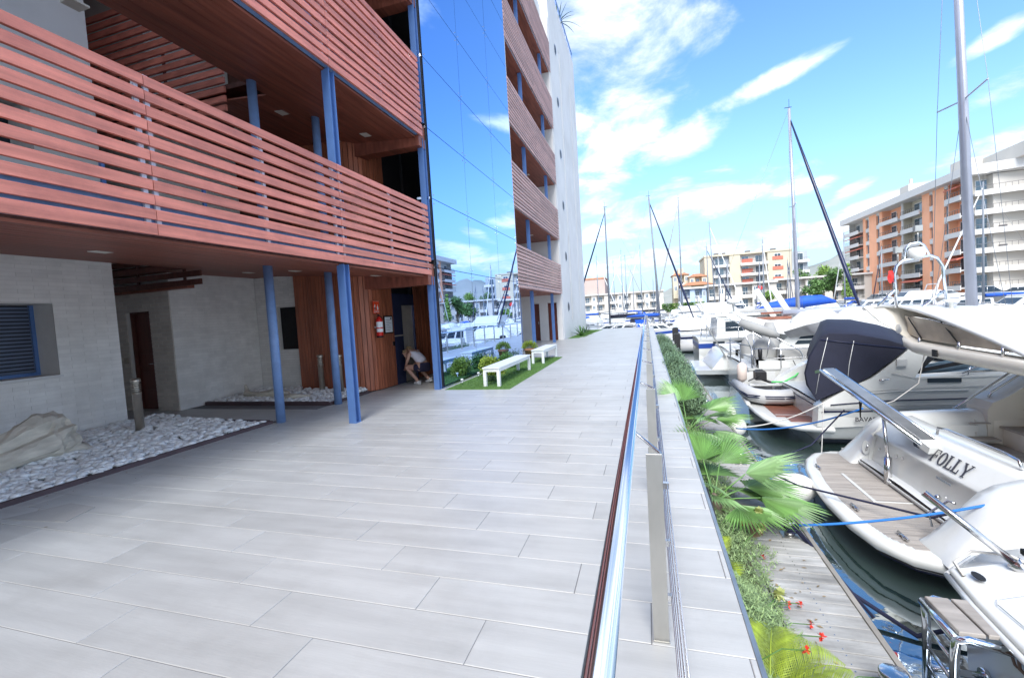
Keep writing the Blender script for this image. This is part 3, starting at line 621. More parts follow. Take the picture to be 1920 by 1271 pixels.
# ---------------------------------------------------------------- fire extinguisher, sign, notice board
X0 = -6.17; Y0 = 9.32
ex = empty('fire_extinguisher', 'red fire extinguisher hanging on the red timber wall', 'fire extinguisher', (X0, Y0, 1.4))
c = (X0+.10, Y0+.0, 0)
part('cylinder', MB().lathe(c, [(.0, 1.29), (.07, 1.295), (.078, 1.32), (.078, 1.66), (.06, 1.72), (.025, 1.75), (.022, 1.77)], 20), 'red_gloss', ex)
part('foot_ring', MB().lathe(c, [(.074, 1.27), (.08, 1.28), (.08, 1.31), (.074, 1.312)], 20), 'black', ex)
for z0, z1 in ((1.40, 1.48), (1.51, 1.64)): part('label', MB().grid([[(c[0]+.0795*math.cos(t), c[1]+.0795*math.sin(t), z) for t in [-2.0+.2*i for i in range(14)]] for z in (z0, z1)]), 'paper', ex)
q = MB().box(c[0]-.012, c[0]+.012, c[1]-.02, c[1]+.02, 1.77, 1.80); q.bar((c[0], c[1], 1.80), (c[0], c[1]-.10, 1.84), .02, .012); q.bar((c[0], c[1], 1.78), (c[0], c[1]-.09, 1.78), .02, .01); part('valve', q, 'black', ex)
part('hose', MB().tube([(c[0], c[1]+.02, 1.78), (c[0]+.02, c[1]+.10, 1.74), (c[0]+.02, c[1]+.115, 1.6), (c[0]+.02, c[1]+.09, 1.40)], .009), 'black_rubber', ex)
part('bracket', MB().box(X0-.02, c[0]-.07, c[1]-.03, c[1]+.03, 1.5, 1.54), 'steel', ex)
sg = empty('extinguisher_sign', 'square red and white fire extinguisher sign above the extinguisher', 'sign', (X0, Y0+.05, 2.0))
sy, sw = Y0-.06, .25
part('plate', MB().box(X0, X0+.006, sy, sy+sw, 1.84, 2.14), 'sign_red', sg)
q = MB(); q.prism([(X0+.0065, sy+.06+.025*math.cos(t*math.pi/6), 1.98+.0+.055*math.sin(t*math.pi/6)) for t in range(12)], (.002, 0, 0)); q.box(X0+.0065, X0+.0085, sy+.035, sy+.085, 1.925, 1.985); q.box(X0+.0065, X0+.0085, sy+.05, sy+.075, 2.04, 2.06); q.bar((X0+.0075, sy+.06, 2.06), (X0+.0075, sy+.095, 2.04), .002, .008)
q.prism([(X0+.0065, sy+.15, 1.93), (X0+.0065, sy+.205, 1.93), (X0+.0065, sy+.215, 1.98), (X0+.0065, sy+.19, 2.01), (X0+.0065, sy+.185, 2.06), (X0+.0065, sy+.165, 2.01), (X0+.0065, sy+.145, 1.99)], (.002, 0, 0))
q.box(X0+.0065, X0+.0085, sy+.01, sy+sw-.01, 1.905, 1.91)
q.box(X0+.0065, X0+.0085, sy+.008, sy+sw-.008, 2.128, 2.132); part('symbol', q, 'sign_white', sg)
part('lettering', text_mb('EXTINTOR', .045, (X0+.007, sy+.012, 1.862), (0, 1, 0), (0, 0, 1), .001), 'sign_white', sg)
nb = empty('notice_board', 'white notice sheet in a black frame between the extinguisher and the lift', 'notice board', (X0, 9.85, 1.55))
part('frame', MB().box(-6.165, -6.15, 9.66, 10.04, 1.34, 1.78), 'black', nb); part('sheet', MB().box(-6.149, -6.147, 9.69, 10.01, 1.37, 1.75), 'paper', nb)
q = MB()
for i in range(7): q.box(-6.1468, -6.146, 9.72, 9.72+rng.uniform(.12, .26), 1.42+i*.042, 1.427+i*.042)
q.box(-6.1468, -6.146, 9.93, 9.98, 1.68, 1.73); part('print', q, 'letter', nb)
# ---------------------------------------------------------------- turf, benches and plants by the glass
def blades(mb, x0, x1, y0, y1, n, h, z=.012):
    for _ in range(n):
        x, y = rng.uniform(x0, x1), rng.uniform(y0, y1); a = rng.uniform(0, 6.28); dx, dy = math.cos(a)*.006, math.sin(a)*.006; l = rng.uniform(.5, 1)*h
        mb.add([(x-dx, y-dy, z), (x+dx, y+dy, z), (x+rng.uniform(-.012, .012), y+rng.uniform(-.012, .012), z+l)], [(0, 1, 2)])
t_ = MB().box(-4.48, -2.94, 9.32, 15.8, -.002, .012); tf = struct('turf_mat', t_, 'turf')
m = MB(); blades(m, -4.46, -2.96, 9.34, 15.78, 14000, .03); part('turf_blades', m, 'turf', tf, kind='stuff')
tf = struct('turf_mat', MB().prism([(-4.5, 26.2, -.002), (-3.9, 26.6, -.002), (-3.35, 35.9, -.002), (-4.55, 35.9, -.002)], (0, 0, .014)), 'turf')
m = MB(); blades(m, -4.5, -3.6, 27, 35.8, 5000, .05); part('turf_blades', m, 'turf', tf, kind='stuff')
def bench(x, y0, y1, lab):
    t = empty('bench', lab, 'bench', (x, y0, 0), 'white benches on the turf')
    for i in range(3): part('seat_slat', MB().bbox(x-.21+i*.142, x-.21+i*.142+.136, y0-.02, y1+.02, .425, .45, .004), 'bench_white', t)
    for sx_ in (-.2, .13):
        for yy in (y0, y1-.08): part('leg', MB().box(x+sx_, x+sx_+.07, yy, yy+.08, .005, .36), 'bench_white', t)
    for sx_ in (-.19, .155): part('side_rail', MB().box(x+sx_, x+sx_+.035, y0+.002, y1-.002, .345, .424), 'bench_white', t)
    for yy in (y0+.01, y1-.05): part('end_rail', MB().box(x-.15, x+.15, yy, yy+.04, .35, .423), 'bench_white', t)
bench(-3.45, 9.62, 12.45, 'white slatted bench nearer the camera on the bright green turf')
bench(-3.38, 13.9, 16.1, 'white slatted bench farther along the turf beside the terracotta pot')
def bush(name, c, r, n, mat, lab, cat, leaf=.03, squash=.8, group=None, stem='bark'):
    rg = random.Random(int(c[0]*31+c[1]*7)); t = empty(name, lab, cat, (c[0], c[1], c[2]), group); m = MB(); c = Vector(c)
    lobes = [(Vector((rg.uniform(-.5, .5)*r, rg.uniform(-.5, .5)*r, rg.uniform(.35, .9)*r*squash)), r*rg.uniform(.4, .65)) for _ in range(9)]
    for _ in range(n):
        lc, lr = rg.choice(lobes); d = Vector((rg.gauss(0, 1), rg.gauss(0, 1), rg.gauss(.15, 1))).normalized()
        p = c+lc+d*lr*rg.uniform(.55, 1.05)
        if p.z < c.z+.01: p.z = c.z+rg.uniform(.01, .06)
        a = Vector((rg.gauss(0, 1), rg.gauss(0, 1), rg.gauss(0, 1))).cross(d).normalized()*leaf*.4; b = (d+Vector((rg.gauss(0, .5), rg.gauss(0, .5), rg.gauss(0, .5)))).normalized()*leaf
        m.add([p, p+a+b*.5, p+b, p-a+b*.5], [(0, 1, 2, 3)])
    part('foliage', m, mat, t); s_ = MB()
    for _ in range(5): s_.tube([c, c+Vector((rg.uniform(-.3, .3)*r, rg.uniform(-.3, .3)*r, r*.7))], [.01, .004], 5)
    part('stem', s_, stem, t); return t
bush('shrub', (-4.05, 11.6, .01), .42, 2600, 'leaf_yellow', 'yellow green leafy shrub behind the nearer white bench', 'shrub', .05)
bush('shrub', (-4.1, 12.9, .01), .36, 2000, 'leaf_green', 'mid green shrub between the two benches against the glass', 'shrub', .045)
bush('shrub', (-4.2, 13.6, .01), .42, 1800, 'leaf_dark', 'round dark clipped shrub just before the terracotta pot', 'shrub', .03)
bush('shrub', (-3.75, 10.4, .01), .14, 500, 'leaf_dark', 'tiny dark plant growing under the nearer white bench', 'shrub', .03)
pt = empty('potted_plant', 'terracotta pot with a round green plant beside the farther bench', 'potted plant', (-4.1, 15.7, 0))
part('pot', MB().lathe((-4.1, 15.7, 0), [(.13, .01), (.19, .30), (.21, .30), (.21, .36), (.18, .36), (.17, .33), (.0, .33)], 20), 'pot', pt)
m = MB(); rg = random.Random(4)
for _ in range(1400):
    d = Vector((rg.gauss(0, 1), rg.gauss(0, 1), abs(rg.gauss(0, 1)))).normalized(); p = Vector((-4.1, 15.7, .38))+Vector((d.x*.27, d.y*.27, d.z*.27))*rg.uniform(.5, 1); a = Vector((rg.gauss(0, 1), rg.gauss(0, 1), rg.gauss(0, 1))).normalized()*.014; b = d*.045
    m.add([p, p+a+b*.5, p+b, p-a+b*.5], [(0, 1, 2, 3)])
part('foliage', m, 'leaf_yellow', pt)
def rosette(name, c, n, L_, wd, mat, lab, cat, droop=.3, pot=False):
    t = empty(name, lab, cat, c); rg = random.Random(int(c[1]*13)); c = Vector(c)
    for i in range(n):
        a = i*2.4; e = .25+1.1*i/n; m = MB(); rows = []
        for k in range(7):
            s_ = k/6; r = L_*s_*math.cos(e)*(1+.1*s_); z = L_*s_*math.sin(e)-droop*L_*s_*s_*.6*(1-i/n); wv = wd*(1-s_)**.6*(.6+.6*s_ if s_ < .5 else .9)
            p = c+Vector((math.cos(a)*r, math.sin(a)*r, z+.03)); sd = Vector((-math.sin(a), math.cos(a), 0))*wv
            rows.append([p-sd+Vector((0, 0, wv*.5)), p, p+sd+Vector((0, 0, wv*.5))])
        m.grid(rows); m.grid([[q+Vector((0, 0, -.006)) for q in r[::-1]] for r in rows]); part('leaf', m, mat, t)
    return t
rosette('agave', (-4.0, 28.4, 0), 16, .75, .07, 'leaf_green', 'spiky agave on the turf strip at the foot of the white end block', 'agave')
rosette('agave', (-4.1, 31.2, 0), 14, .6, .06, 'leaf_dark', 'second spiky plant farther along beyond the agave by the white wall', 'agave')
rosette('aloe', (-5.3, 18.2, 0), 14, .6, .04, 'leaf_dark', 'dark aloe clump standing at the foot of the far gallery column', 'aloe')
rt = rosette('rooftop_palm', (-4.9, 31.5, 21.0), 16, 1.5, .05, 'leaf_dark', 'small palm showing over the roof edge of the white end block', 'palm', 1.2)
part('trunk', MB().tube([(-4.9, 31.5, 20.4), (-4.9, 31.5, 21.05)], .07, 8), 'bark', rt)
# lawn stake lights reflected in the glass
for i, (x, y) in enumerate(((-4.3, 9.9), (-4.3, 11.0))):
    t = empty('stake_light', ('small white stake light at the near corner of the turf', 'small white stake light on the turf behind the nearer bench')[i], 'stake light', (x, y, 0))
    part('stake', MB().tube([(x, y, 0), (x, y, .12)], .008, 6), 'steel', t); part('lamp_head', MB().lathe((x, y, 0), [(.0, .12), (.035, .125), (.035, .16), (.0, .17)], 10), 'white_paint', t)
# ---------------------------------------------------------------- crouching person
def skin_mesh(name, joints, edges, mat, par, root=0, sub=2, label=None):
    me = bpy.data.meshes.new(name); me.from_pydata([Vector(j[0]) for j in joints], edges, []); o = bpy.data.objects.new(name, me); col.objects.link(o)
    md = o.modifiers.new('s', 'SKIN'); md.use_smooth_shade = True; ss = o.modifiers.new('u', 'SUBSURF'); ss.levels = ss.render_levels = sub
    for i, j in enumerate(joints):
        r = j[1]; me.skin_vertices[0].data[i].radius = (r, r) if not isinstance(r, tuple) else r; me.skin_vertices[0].data[i].use_root = (i == root)
    dg = bpy.context.evaluated_depsgraph_get(); nm = bpy.data.meshes.new_from_object(o.evaluated_get(dg)); bpy.data.objects.remove(o)
    nm.materials.clear(); nm.materials.append(P(mat)); b = BASE[par.name]
    for v in nm.vertices: v.co -= b
    for p in nm.polygons: p.use_smooth = True
    o = bpy.data.objects.new(name, nm); col.objects.link(o); o.parent = par; BASE[o.name] = b; return o
PX, PY = -5.48, 10.22
per = empty('person', 'person in white top, navy shorts and white trainers crouching by the lift', 'person', (PX, PY, 0))
def W(x, y, z): return Vector((PX+.574*x-.819*y, PY+.819*x+.574*y, z))     # x right along the picture, y away from the camera
J = [(W(.0, -.02, .46), .135), (W(-.04, .06, .62), .12), (W(-.10, .14, .76), .12), (W(-.15, .22, .84), .085), (W(-.18, .30, .86), .048), (W(-.19, .37, .84), .05),
     # arms
     (W(-.28, .16, .78), .05), (W(-.33, .22, .58), .037), (W(-.30, .40, .42), .028), (W(-.29, .46, .37), .022),
     (W(.04, .28, .78), .05), (W(.05, .38, .58), .037), (W(-.04, .50, .43), .028), (W(-.06, .55, .38), .022),
     # legs: left (picture left) and right
     (W(-.10, .02, .42), .098), (W(-.33, .30, .46), .066), (W(-.16, .08, .13), .042), (W(-.14, .05, .07), .04),
     (W(.12, .02, .42), .098), (W(.08, .42, .40), .066), (W(.18, .12, .13), .042), (W(.20, .09, .08), .04)]
E_ = [(0, 1), (1, 2), (2, 3), (3, 4), (4, 5), (3, 6), (6, 7), (7, 8), (8, 9), (3, 10), (10, 11), (11, 12), (12, 13), (0, 14), (14, 15), (15, 16), (16, 17), (0, 18), (18, 19), (19, 20), (20, 21)]
skin_mesh('body', J, E_, 'skin', per)
skin_mesh('top', [(W(.0, -.02, .53), (.155, .15)), (W(-.04, .06, .64), (.15, .14)), (W(-.10, .14, .77), (.155, .135)), (W(-.14, .20, .83), (.13, .10)), (W(-.25, .16, .79), .062), (W(.02, .27, .79), .062)], [(0, 1), (1, 2), (2, 3), (3, 4), (3, 5)], 'cloth_white', per)
skin_mesh('shorts', [(W(.0, -.03, .46), (.165, .15)), (W(.01, -.01, .53), (.15, .14)), (W(-.11, .03, .42), .122), (W(-.22, .16, .43), .095), (W(.13, .03, .42), .122), (W(.10, .20, .42), .095)], [(0, 1), (0, 2), (2, 3), (0, 4), (4, 5)], 'cloth_navy', per)
skin_mesh('head', [(W(-.18, .33, .82), .055), (W(-.20, .40, .81), .088), (W(-.21, .45, .76), .075), (W(-.21, .48, .72), .05)], [(0, 1), (1, 2), (2, 3)], 'skin', per, 1)
q = skin_mesh('hair', [(W(-.18, .36, .88), .06), (W(-.195, .40, .85), .088), (W(-.205, .45, .81), .082), (W(-.12, .33, .87), .04), (W(-.06, .30, .86), .02)], [(0, 1), (1, 2), (0, 3), (3, 4)], 'hair', per, 1)
for fx, fy, rot, lf in ((-.13, .03, .9, 0), (.21, .06, .7, .03)):
    d = Vector((math.sin(-1.2), math.cos(-1.2), 0)); p = W(fx, fy, 0)
    skin_mesh('shoe', [(p-d*.06+Vector((0, 0, .065+lf)), .045), (p+Vector((0, 0, .052+lf)), .048), (p+d*.10+Vector((0, 0, .038)), .04), (p+d*.18+Vector((0, 0, .03)), .03), (p-d*.05+Vector((0, 0, .11+lf)), .04)], [(0, 1), (1, 2), (2, 3), (0, 4)], 'white_paint', per, 0)
for hx, hy in ((-.29, .47), (-.06, .56)):
    for f in range(4):
        b0 = W(hx-.03+f*.018, hy, .375); skin_mesh('finger', [(b0, .009), (b0+Vector((0, .035, -.015)), .0085), (b0+Vector((0, .06, -.035)), .0075)], [(0, 1), (1, 2)], 'skin', per, 0, 1)
    b0 = W(hx+.045, hy-.02, .37); skin_mesh('thumb', [(b0, .010), (b0+Vector((.01, .03, -.02)), .009)], [(0, 1)], 'skin', per, 0, 1)
# ---------------------------------------------------------------- timber dock below the promenade
DZ = -.9; DX0, DX1 = .93, 1.54
dk = struct('dock', MB().box(.44, DX1-.05, -2, 62, WATER+.1, DZ-.045), 'dock_frame')
pw = .145; k = 0; rest = MB(); y = .6
while y < 61:
    if k < 190:
        me_ = slat_me.setdefault(('pl', k % 4), MB().bbox(-(DX1-DX0)/2, (DX1-DX0)/2-.02, -pw/2+.004, pw/2-.004, -.03, 0, .004).mesh('plank', 'dock_wood'))
        o = piece('plank', me_, dk, ((DX0+DX1)/2, y, DZ+rng.uniform(-.003, .003))); o.rotation_euler = (0, rng.uniform(-.004, .004), rng.uniform(-.004, .004))
    else: rest.box(DX0, DX1-.02, y-pw/2+.005, y+pw/2-.005, DZ-.03, DZ+rng.uniform(-.003, .003))
    y += pw; k += 1
part('planking', rest, 'dock_wood', dk, kind='stuff')
part('edge_strip', MB().box(DX1-.02, DX1+.02, -2, 62, DZ-.14, DZ+.012), 'dock_frame', dk)
q = MB(); y = .6
for i in range(240):
    for x in (1.235, 1.245): pass
    q.box(1.238, 1.246, y-.045, y-.037, DZ, DZ+.0045); q.box(1.238, 1.246, y+.037, y+.045, DZ, DZ+.0045); y += pw
part('screws', q, 'steel', dk, kind='stuff')
for i in range(3): part('walkway_board', MB().bbox(.46+i*.155, .46+i*.155+.145, -2, 62, DZ-.04, DZ-.008, .004), 'dock_wood', dk)
struct('planting_soil', MB().box(.43, .86, 4.2, 42, DZ-.3, DZ+.02), 'soil')
struct('quay_wall', MB().box(.405, .428, -8, 37.4, WATER-1, -.02), 'concrete')
struct('edge_trim', MB().box(.4135, .436, -8, 37.4, -.06, .001), 'steel_plate')
# ---------------------------------------------------------------- hedge, ground cover, palms
def sprig_mesh(rg, r, h, n, leaf):
    m = MB()
    for _ in range(n):
        a = rg.uniform(0, 6.28); rr = r*math.sqrt(rg.random()); hh = h*(1-(rr/r)**2*.45)*rg.uniform(.55, 1.1)
        b0 = Vector((math.cos(a)*rr*.7, math.sin(a)*rr*.8, hh*rg.uniform(.05, .55))); tip = Vector((math.cos(a)*rr*1.15+rg.uniform(-.06, .06), math.sin(a)*rr*1.2+rg.uniform(-.06, .06), hh))
        for i in range(7):
            s_ = (i+1)/8; p = b0.lerp(tip, s_); d = (tip-b0).normalized(); sd = d.cross(Vector((rg.gauss(0, 1), rg.gauss(0, 1), rg.gauss(0, .4)))).normalized()
            e = p+(d*.6+sd).normalized()*leaf*rg.uniform(.7, 1.2); w_ = d.cross(sd)*leaf*.16; m.add([p-w_, e, p+w_], [(0, 1, 2)])
    return m
protos = []
labs = ['rosemary like bush nearest the first fan palm', 'second hedge bush beyond the first fan palm', 'third hedge bush along the promenade edge', 'fourth hedge bush along the promenade edge', 'fifth hedge bush along the promenade edge', 'sixth hedge bush near the far railing', 'seventh hedge bush near the far railing', 'farthest hedge bush at the end of the planting strip']
ys = [10.6, 12.0, 13.5, 15.2, 17.2, 19.8, 23.0, 27.2]
for i, yy in enumerate(ys):
    g = 'grey green hedge bushes between promenade and dock'
    if i < 2:
        rg = random.Random(20+i); t = empty('hedge_bush', labs[i], 'bush', (.70, yy, DZ), g)
        mb = sprig_mesh(rg, .55, 1.02, 3000, .07); mb.v = [(p[0]*.78+.72, p[1]*1.55+yy, p[2]+DZ) for p in mb.v]; part('foliage', mb, 'leaf_hedge', t)
        s_ = MB()
        for j in range(7): s_.tube([(.70, yy, DZ), (.70+rg.uniform(-.25, .25), yy+rg.uniform(-.5, .5), DZ+.7)], [.012, .004], 5)
        part('stem', s_, 'bark', t); protos.append(t)
    else:
        t = dup(protos[i % 2], (.70, yy, DZ), math.pi*(i % 2), (1.05, 1.1+.16*i, 1.12-.015*i+.08*(-1)**i), labs[i], g)
rg = random.Random(3); m = MB()
for _ in range(15000):   # feathery ground cover spilling over the boards
    yy = 2.6+7.4*rg.random()**1.15; x = .45+abs(rg.gauss(0, .26)); x = x if x < .98+.09*math.sin(yy*3)+.05*math.sin(yy*8.3) else .45+rg.random()*.5; z = DZ+rg.uniform(0, .50)*max(.2, 1-(x-.45)*1.35)*(.75+.25*math.sin(yy*5+x*4))
    for j in range(4):
        a = rg.uniform(0, 6.28); e = rg.uniform(-.2, .9); L_ = rg.uniform(.025, .06); p = Vector((x+rg.uniform(-.03, .03), yy+rg.uniform(-.03, .03), z)); d = Vector((math.cos(a)*math.cos(e), math.sin(a)*math.cos(e), math.sin(e)))*L_; s_ = d.cross(Vector((0, 0, 1))).normalized()*.005 if abs(d.z) < L_*.99 else Vector((.004, 0, 0)); m.add([p-s_, p+d, p+s_], [(0, 1, 2)])
struct('ground_cover', m, 'leaf_feather', 'stuff')
def fan_leaf(par, base, az_, el_, pet, R_, mat, rg, spread=2.5, nseg=30, droop=.25):
    """fan palm leaf: petiole plus pleated fan split into pointed fingers"""
    d = Vector((math.cos(az_)*math.cos(el_), math.sin(az_)*math.cos(el_), math.sin(el_))); hub = base+d*pet-Vector((0, 0, pet*pet*.12))
    m = MB(); m.tube([base, base+d*pet*.5, hub], [.012, .009, .007], 5); side = d.cross(Vector((0, 0, 1))).normalized(); nrm = side.cross(d).normalized()
    d2 = (d*.92-nrm*.25).normalized(); nrm = side.cross(d2).normalized(); f = MB()
    for i in range(nseg):
        t = -spread/2+spread*(i+.5)/nseg; L_ = R_*(1-.22*abs(t)/(spread/2))*rg.uniform(.93, 1.05); hw = spread/nseg/2
        def q_(s_, off, lift): 
            a = t+off; v = d2*math.cos(a)+side*math.sin(a); return hub+v*(L_*s_)+nrm*(lift-droop*L_*s_*s_*(.6+.4*abs(t)))
        w1 = hw*1.0
        for sgn in (-1, 1):
            f.add([q_(.02, 0, 0), q_(.62, sgn*w1, -.008), q_(.62, 0, .008)], [(0, 1, 2)])
            f.add([q_(.62, 0, .008), q_(.62, sgn*w1, -.008), q_(1, sgn*hw*.12, -.02*rg.random())], [(0, 1, 2)])
    l = part('frond', f, mat, par); part('petiole', m, 'leaf_palm', l); return l
def fan_palm(c, leaves, lab, R_=.55):
    rg = random.Random(int(c[1]*10)); t = empty('fan_palm', lab, 'palm', c, 'fan palms in the strip below the promenade'); c = Vector(c)
    part('trunk', MB().lathe(c, [(.09, 0), (.10, .12), (.06, .25), (.02, .32)], 10), 'bark', t)
    for (a, e, p, s_) in leaves: fan_leaf(t, c+Vector((0, 0, .22)), R(a), R(e), p, R_*s_, rg.choice(['leaf_palm', 'leaf_palm', 'leaf_palm_b']), rg)
    for a in (rg.uniform(-70, -20), rg.uniform(50, 110), rg.uniform(150, 250)): fan_leaf(t, c+Vector((0, 0, .16)), R(a), R(-4), .28, R_*.75, 'leaf_dead', rg, 2.0, 22, .45)
    return t
fan_palm((.66, 5.55, DZ), [(20, 22, .42, 1.1), (-15, 18, .5, 1.05), (70, 50, .5, 1.0), (110, 62, .5, .95), (-60, 20, .45, .9), (160, 60, .45, .8), (240, 50, .4, .8), (45, 8, .4, .9), (-100, 35, .4, .8), (90, 25, .45, .95), (0, 48, .5, 1)], 'large fan palm spreading over the dock beside the nearest bollard', .62)
fan_palm((.62, 8.55, DZ), [(35, 42, .6, 1.05), (5, 30, .55, 1), (-30, 15, .5, .9), (100, 66, .62, 1.0), (170, 60, .55, .8), (-80, 20, .5, .9), (70, 20, .5, .9), (-50, 45, .55, .9), (-10, 5, .4, .8), (140, 72, .6, .9)], 'tall fan palm farther along the promenade edge by the white buoys', .62)
# feather fern at the bottom of the picture
def feather(name, c, fr, lab, cat, L_, mat):
    t = empty(name, lab, cat, c); rg = random.Random(8); c = Vector(c)
    for (a, e) in fr:
        a, e = R(a), R(e); m = MB(); spine = []
        for k in range(13):
            s_ = k/12; spine.append(c+Vector((math.cos(a)*L_*s_*math.cos(e), math.sin(a)*L_*s_*math.cos(e), L_*(s_*math.sin(e)-.55*s_*s_)+.05)))
        m.tube(spine, [.008-.0005*k for k in range(13)], 5)
        for k in range(46):
            s_ = .08+.92*k/46; i = min(11, int(s_*12)); p = spine[i].lerp(spine[i+1], s_*12-i); d = (spine[i+1]-spine[i]).normalized(); sd = d.cross(Vector((0, 0, 1))).normalized(); up = sd.cross(d)
            ll = L_*.26*math.sin(math.pi*(.12+.83*s_))
            for g in (-1, 1):
                e_ = p+(sd*g+d*.55+up*.25).normalized()*ll; w_ = d*.005; m.add([p-w_, (p+e_)/2+up*.01+w_*.9, e_, (p+e_)/2+up*.01-w_*.9, p+w_][:4], [(0, 1, 2, 3)])
        part('frond', m, mat, t)
    return t
feather('feather_fern', (.62, 2.92, DZ+.0), [(-8, 50), (20, 52), (75, 52), (-50, 55), (50, 45), (-100, 60)], 'yellow green feather fern at the bottom edge of the picture', 'fern', .80, 'leaf_fern')
feather('feather_fern', (.52, 4.35, DZ), [(80, 60), (120, 65), (-95, 60), (-70, 55), (95, 50)], 'narrow yellow green fern tight against the promenade edge', 'fern', .6, 'leaf_fern')
def flower(c, mat, lab, stalk, r=.03, cat='flower', group=None, n=9):
    t = empty('flower', lab, cat, c, group); rg = random.Random(int(abs(c[0])*1000+c[1]*100)); c = Vector(c); s0 = c+Vector(stalk); m = MB(); m.tube([s0, (s0+c)/2+Vector((0, 0, .05)), c], .0035, 5); part('stalk', m, 'leaf_green', t)
    m = MB()
    for i in range(n):
        d = Vector((rg.gauss(0, 1), rg.gauss(0, 1), rg.gauss(.2, 1))).normalized(); s_ = d.cross(Vector((rg.random(), rg.random(), 1))).normalized()*r*.4; m.add([c, c+d*r*.6+s_, c+d*r*1.2, c+d*r*.6-s_], [(0, 1, 2, 3)])
    part('petals', m, mat, t)
for i, (x, y, z) in enumerate([(.9, 5.3, -.8), (.98, 4.72, -.86), (1.0, 3.98, -.85), (1.09, 4.0, -.84), (1.1, 3.78, -.86), (1.02, 3.30, -.62), (1.36, 3.32, -.86), (.86, 3.05, -.55), (1.28, 3.02, -.74)]):
    flower((x, y, z), 'flower_red', ['red blossom beside the fan palm trunk', 'red blossom over the boards below the yellow flower clusters', 'left red blossom of the pair in mid dock', 'right red blossom of the pair in mid dock', 'red blossom just below that pair', 'orange red blossom above the arching fern', 'red blossom on the bare boards right of the fern', 'red blossom low in the fern', 'red blossom at the fern tip by the picture bottom'][i], (-.3, -.1, -.05), .03, group='small red blossoms along the planting strip')
for i, (x, y, z) in enumerate([(1.02, 5.05, -.55), (1.0, 4.85, -.62), (.92, 3.9, -.72), (.62, 6.4, -.35)]):
    flower((x, y, z), 'flower_yellow', ['upper pale yellow flower cluster hanging over the dock', 'lower pale yellow flower cluster hanging over the dock', 'pale yellow flower cluster in the ground cover', 'pale yellow flower cluster left of the large fan palm'][i], (-.32, -.35, -.2), .05, n=60, group='pale yellow flower clusters')
t = empty('garden_hose', 'black irrigation hose looping over the promenade edge', 'hose', (.45, 4.6, -.3))
part('hose', MB().tube([(.44, 5.0, -.25), (.50, 4.7, -.2), (.53, 4.4, -.35), (.50, 4.15, -.55), (.45, 4.0, -.6)], .009), 'black_rubber', t)
part('hose', MB().tube([(.44, 4.95, -.3), (.47, 4.6, -.35), (.49, 4.3, -.5), (.46, 4.05, -.62)], .007), 'black_rubber', t)
# ---------------------------------------------------------------- dock bollards, cleats, boxes
def dock_bollard(x, y, lab, s=1.):
    t = empty('dock_bollard', lab, 'mooring bollard', (x, y, DZ), 'steel mooring bollards on the dock')
    part('base_plate', MB().box(x-.08*s, x+.08*s, y-.08*s, y+.08*s, DZ, DZ+.01), 'steel_plate', t)
    part('drum', MB().lathe((x, y, DZ), [(.05*s, .01), (.045*s, .05), (.045*s, .12), (.056*s, .125), (.056*s, .165), (.05*s, .17), (0, .172)], 20), 'steel', t)
dock_bollard(1.36, 5.3, 'round steel mooring bollard with navy and blue ropes beside the large palm')
dock_bollard(1.30, 7.6, 'mooring bollard wound with dark rope below the white buoy')
dock_bollard(1.38, 3.22, 'bright steel bollard cut by the bottom edge of the picture', 1.4)
dock_bollard(1.3, 11.7, 'small bollard on the dock beside the hedge')
dock_bollard(1.34, 16.0, 'far small bollard on the dock near the stern with the raised gangway')
# ---------------------------------------------------------------- floating buoys
def buoy(c, r, lab, sq=(1, 1, 1), mat='fender', group='white round buoys'):
    t = empty('buoy', lab, 'buoy', c, group); part('float', MB().ball(c, r, 20, sq), mat, t)
    part('eye', MB().lathe((c[0]-r*.9, c[1], c[2]+r*.3), [(.03, -.02), (.03, .04), (.015, .06), (0, .06)], 8), 'steel', t)
buoy((1.78, 10.75, -1.12), .21, 'white round buoy nearest the camera below the brown swim platform')
buoy((1.72, 11.7, -1.05), .23, 'dirty white round buoy at the dock edge by the dinghy')
buoy((1.74, 11.2, -1.2), .17, 'stained smaller buoy squeezed between two white ones')
buoy((1.95, 7.35, -1.15), .23, 'large oval white buoy beside the navy rope near the round swim platform', (1.35, 1, .9))

# fallen leaves and litter on the boards
rg = random.Random(77); m = MB()
for _ in range(170):
    x, y = .95+abs(rg.gauss(0, .16)), rg.uniform(2.6, 12); a = rg.uniform(0, 6.28); L_ = rg.uniform(.012, .03); c_, s_ = math.cos(a)*L_, math.sin(a)*L_
    if x < 1.5: m.add([(x-c_, y-s_, DZ+.006), (x+s_*.4, y-c_*.4, DZ+.010), (x+c_, y+s_, DZ+.007), (x-s_*.4, y+c_*.4, DZ+.012)], [(0, 1, 2, 3)])
struct('leaf_litter', m, 'leaf_dead', 'stuff')
m = MB()
for _ in range(60):
    x, y = -6.2+abs(rg.gauss(0, .5)), rg.uniform(1.5, 9); a = rg.uniform(0, 6.28); L_ = rg.uniform(.008, .02); c_, s_ = math.cos(a)*L_, math.sin(a)*L_
    m.add([(x-c_, y-s_, .003), (x+s_*.4, y-c_*.4, .006), (x+c_, y+s_, .004), (x-s_*.4, y+c_*.4, .007)], [(0, 1, 2, 3)])
struct('leaf_litter', m, 'leaf_dead', 'stuff')
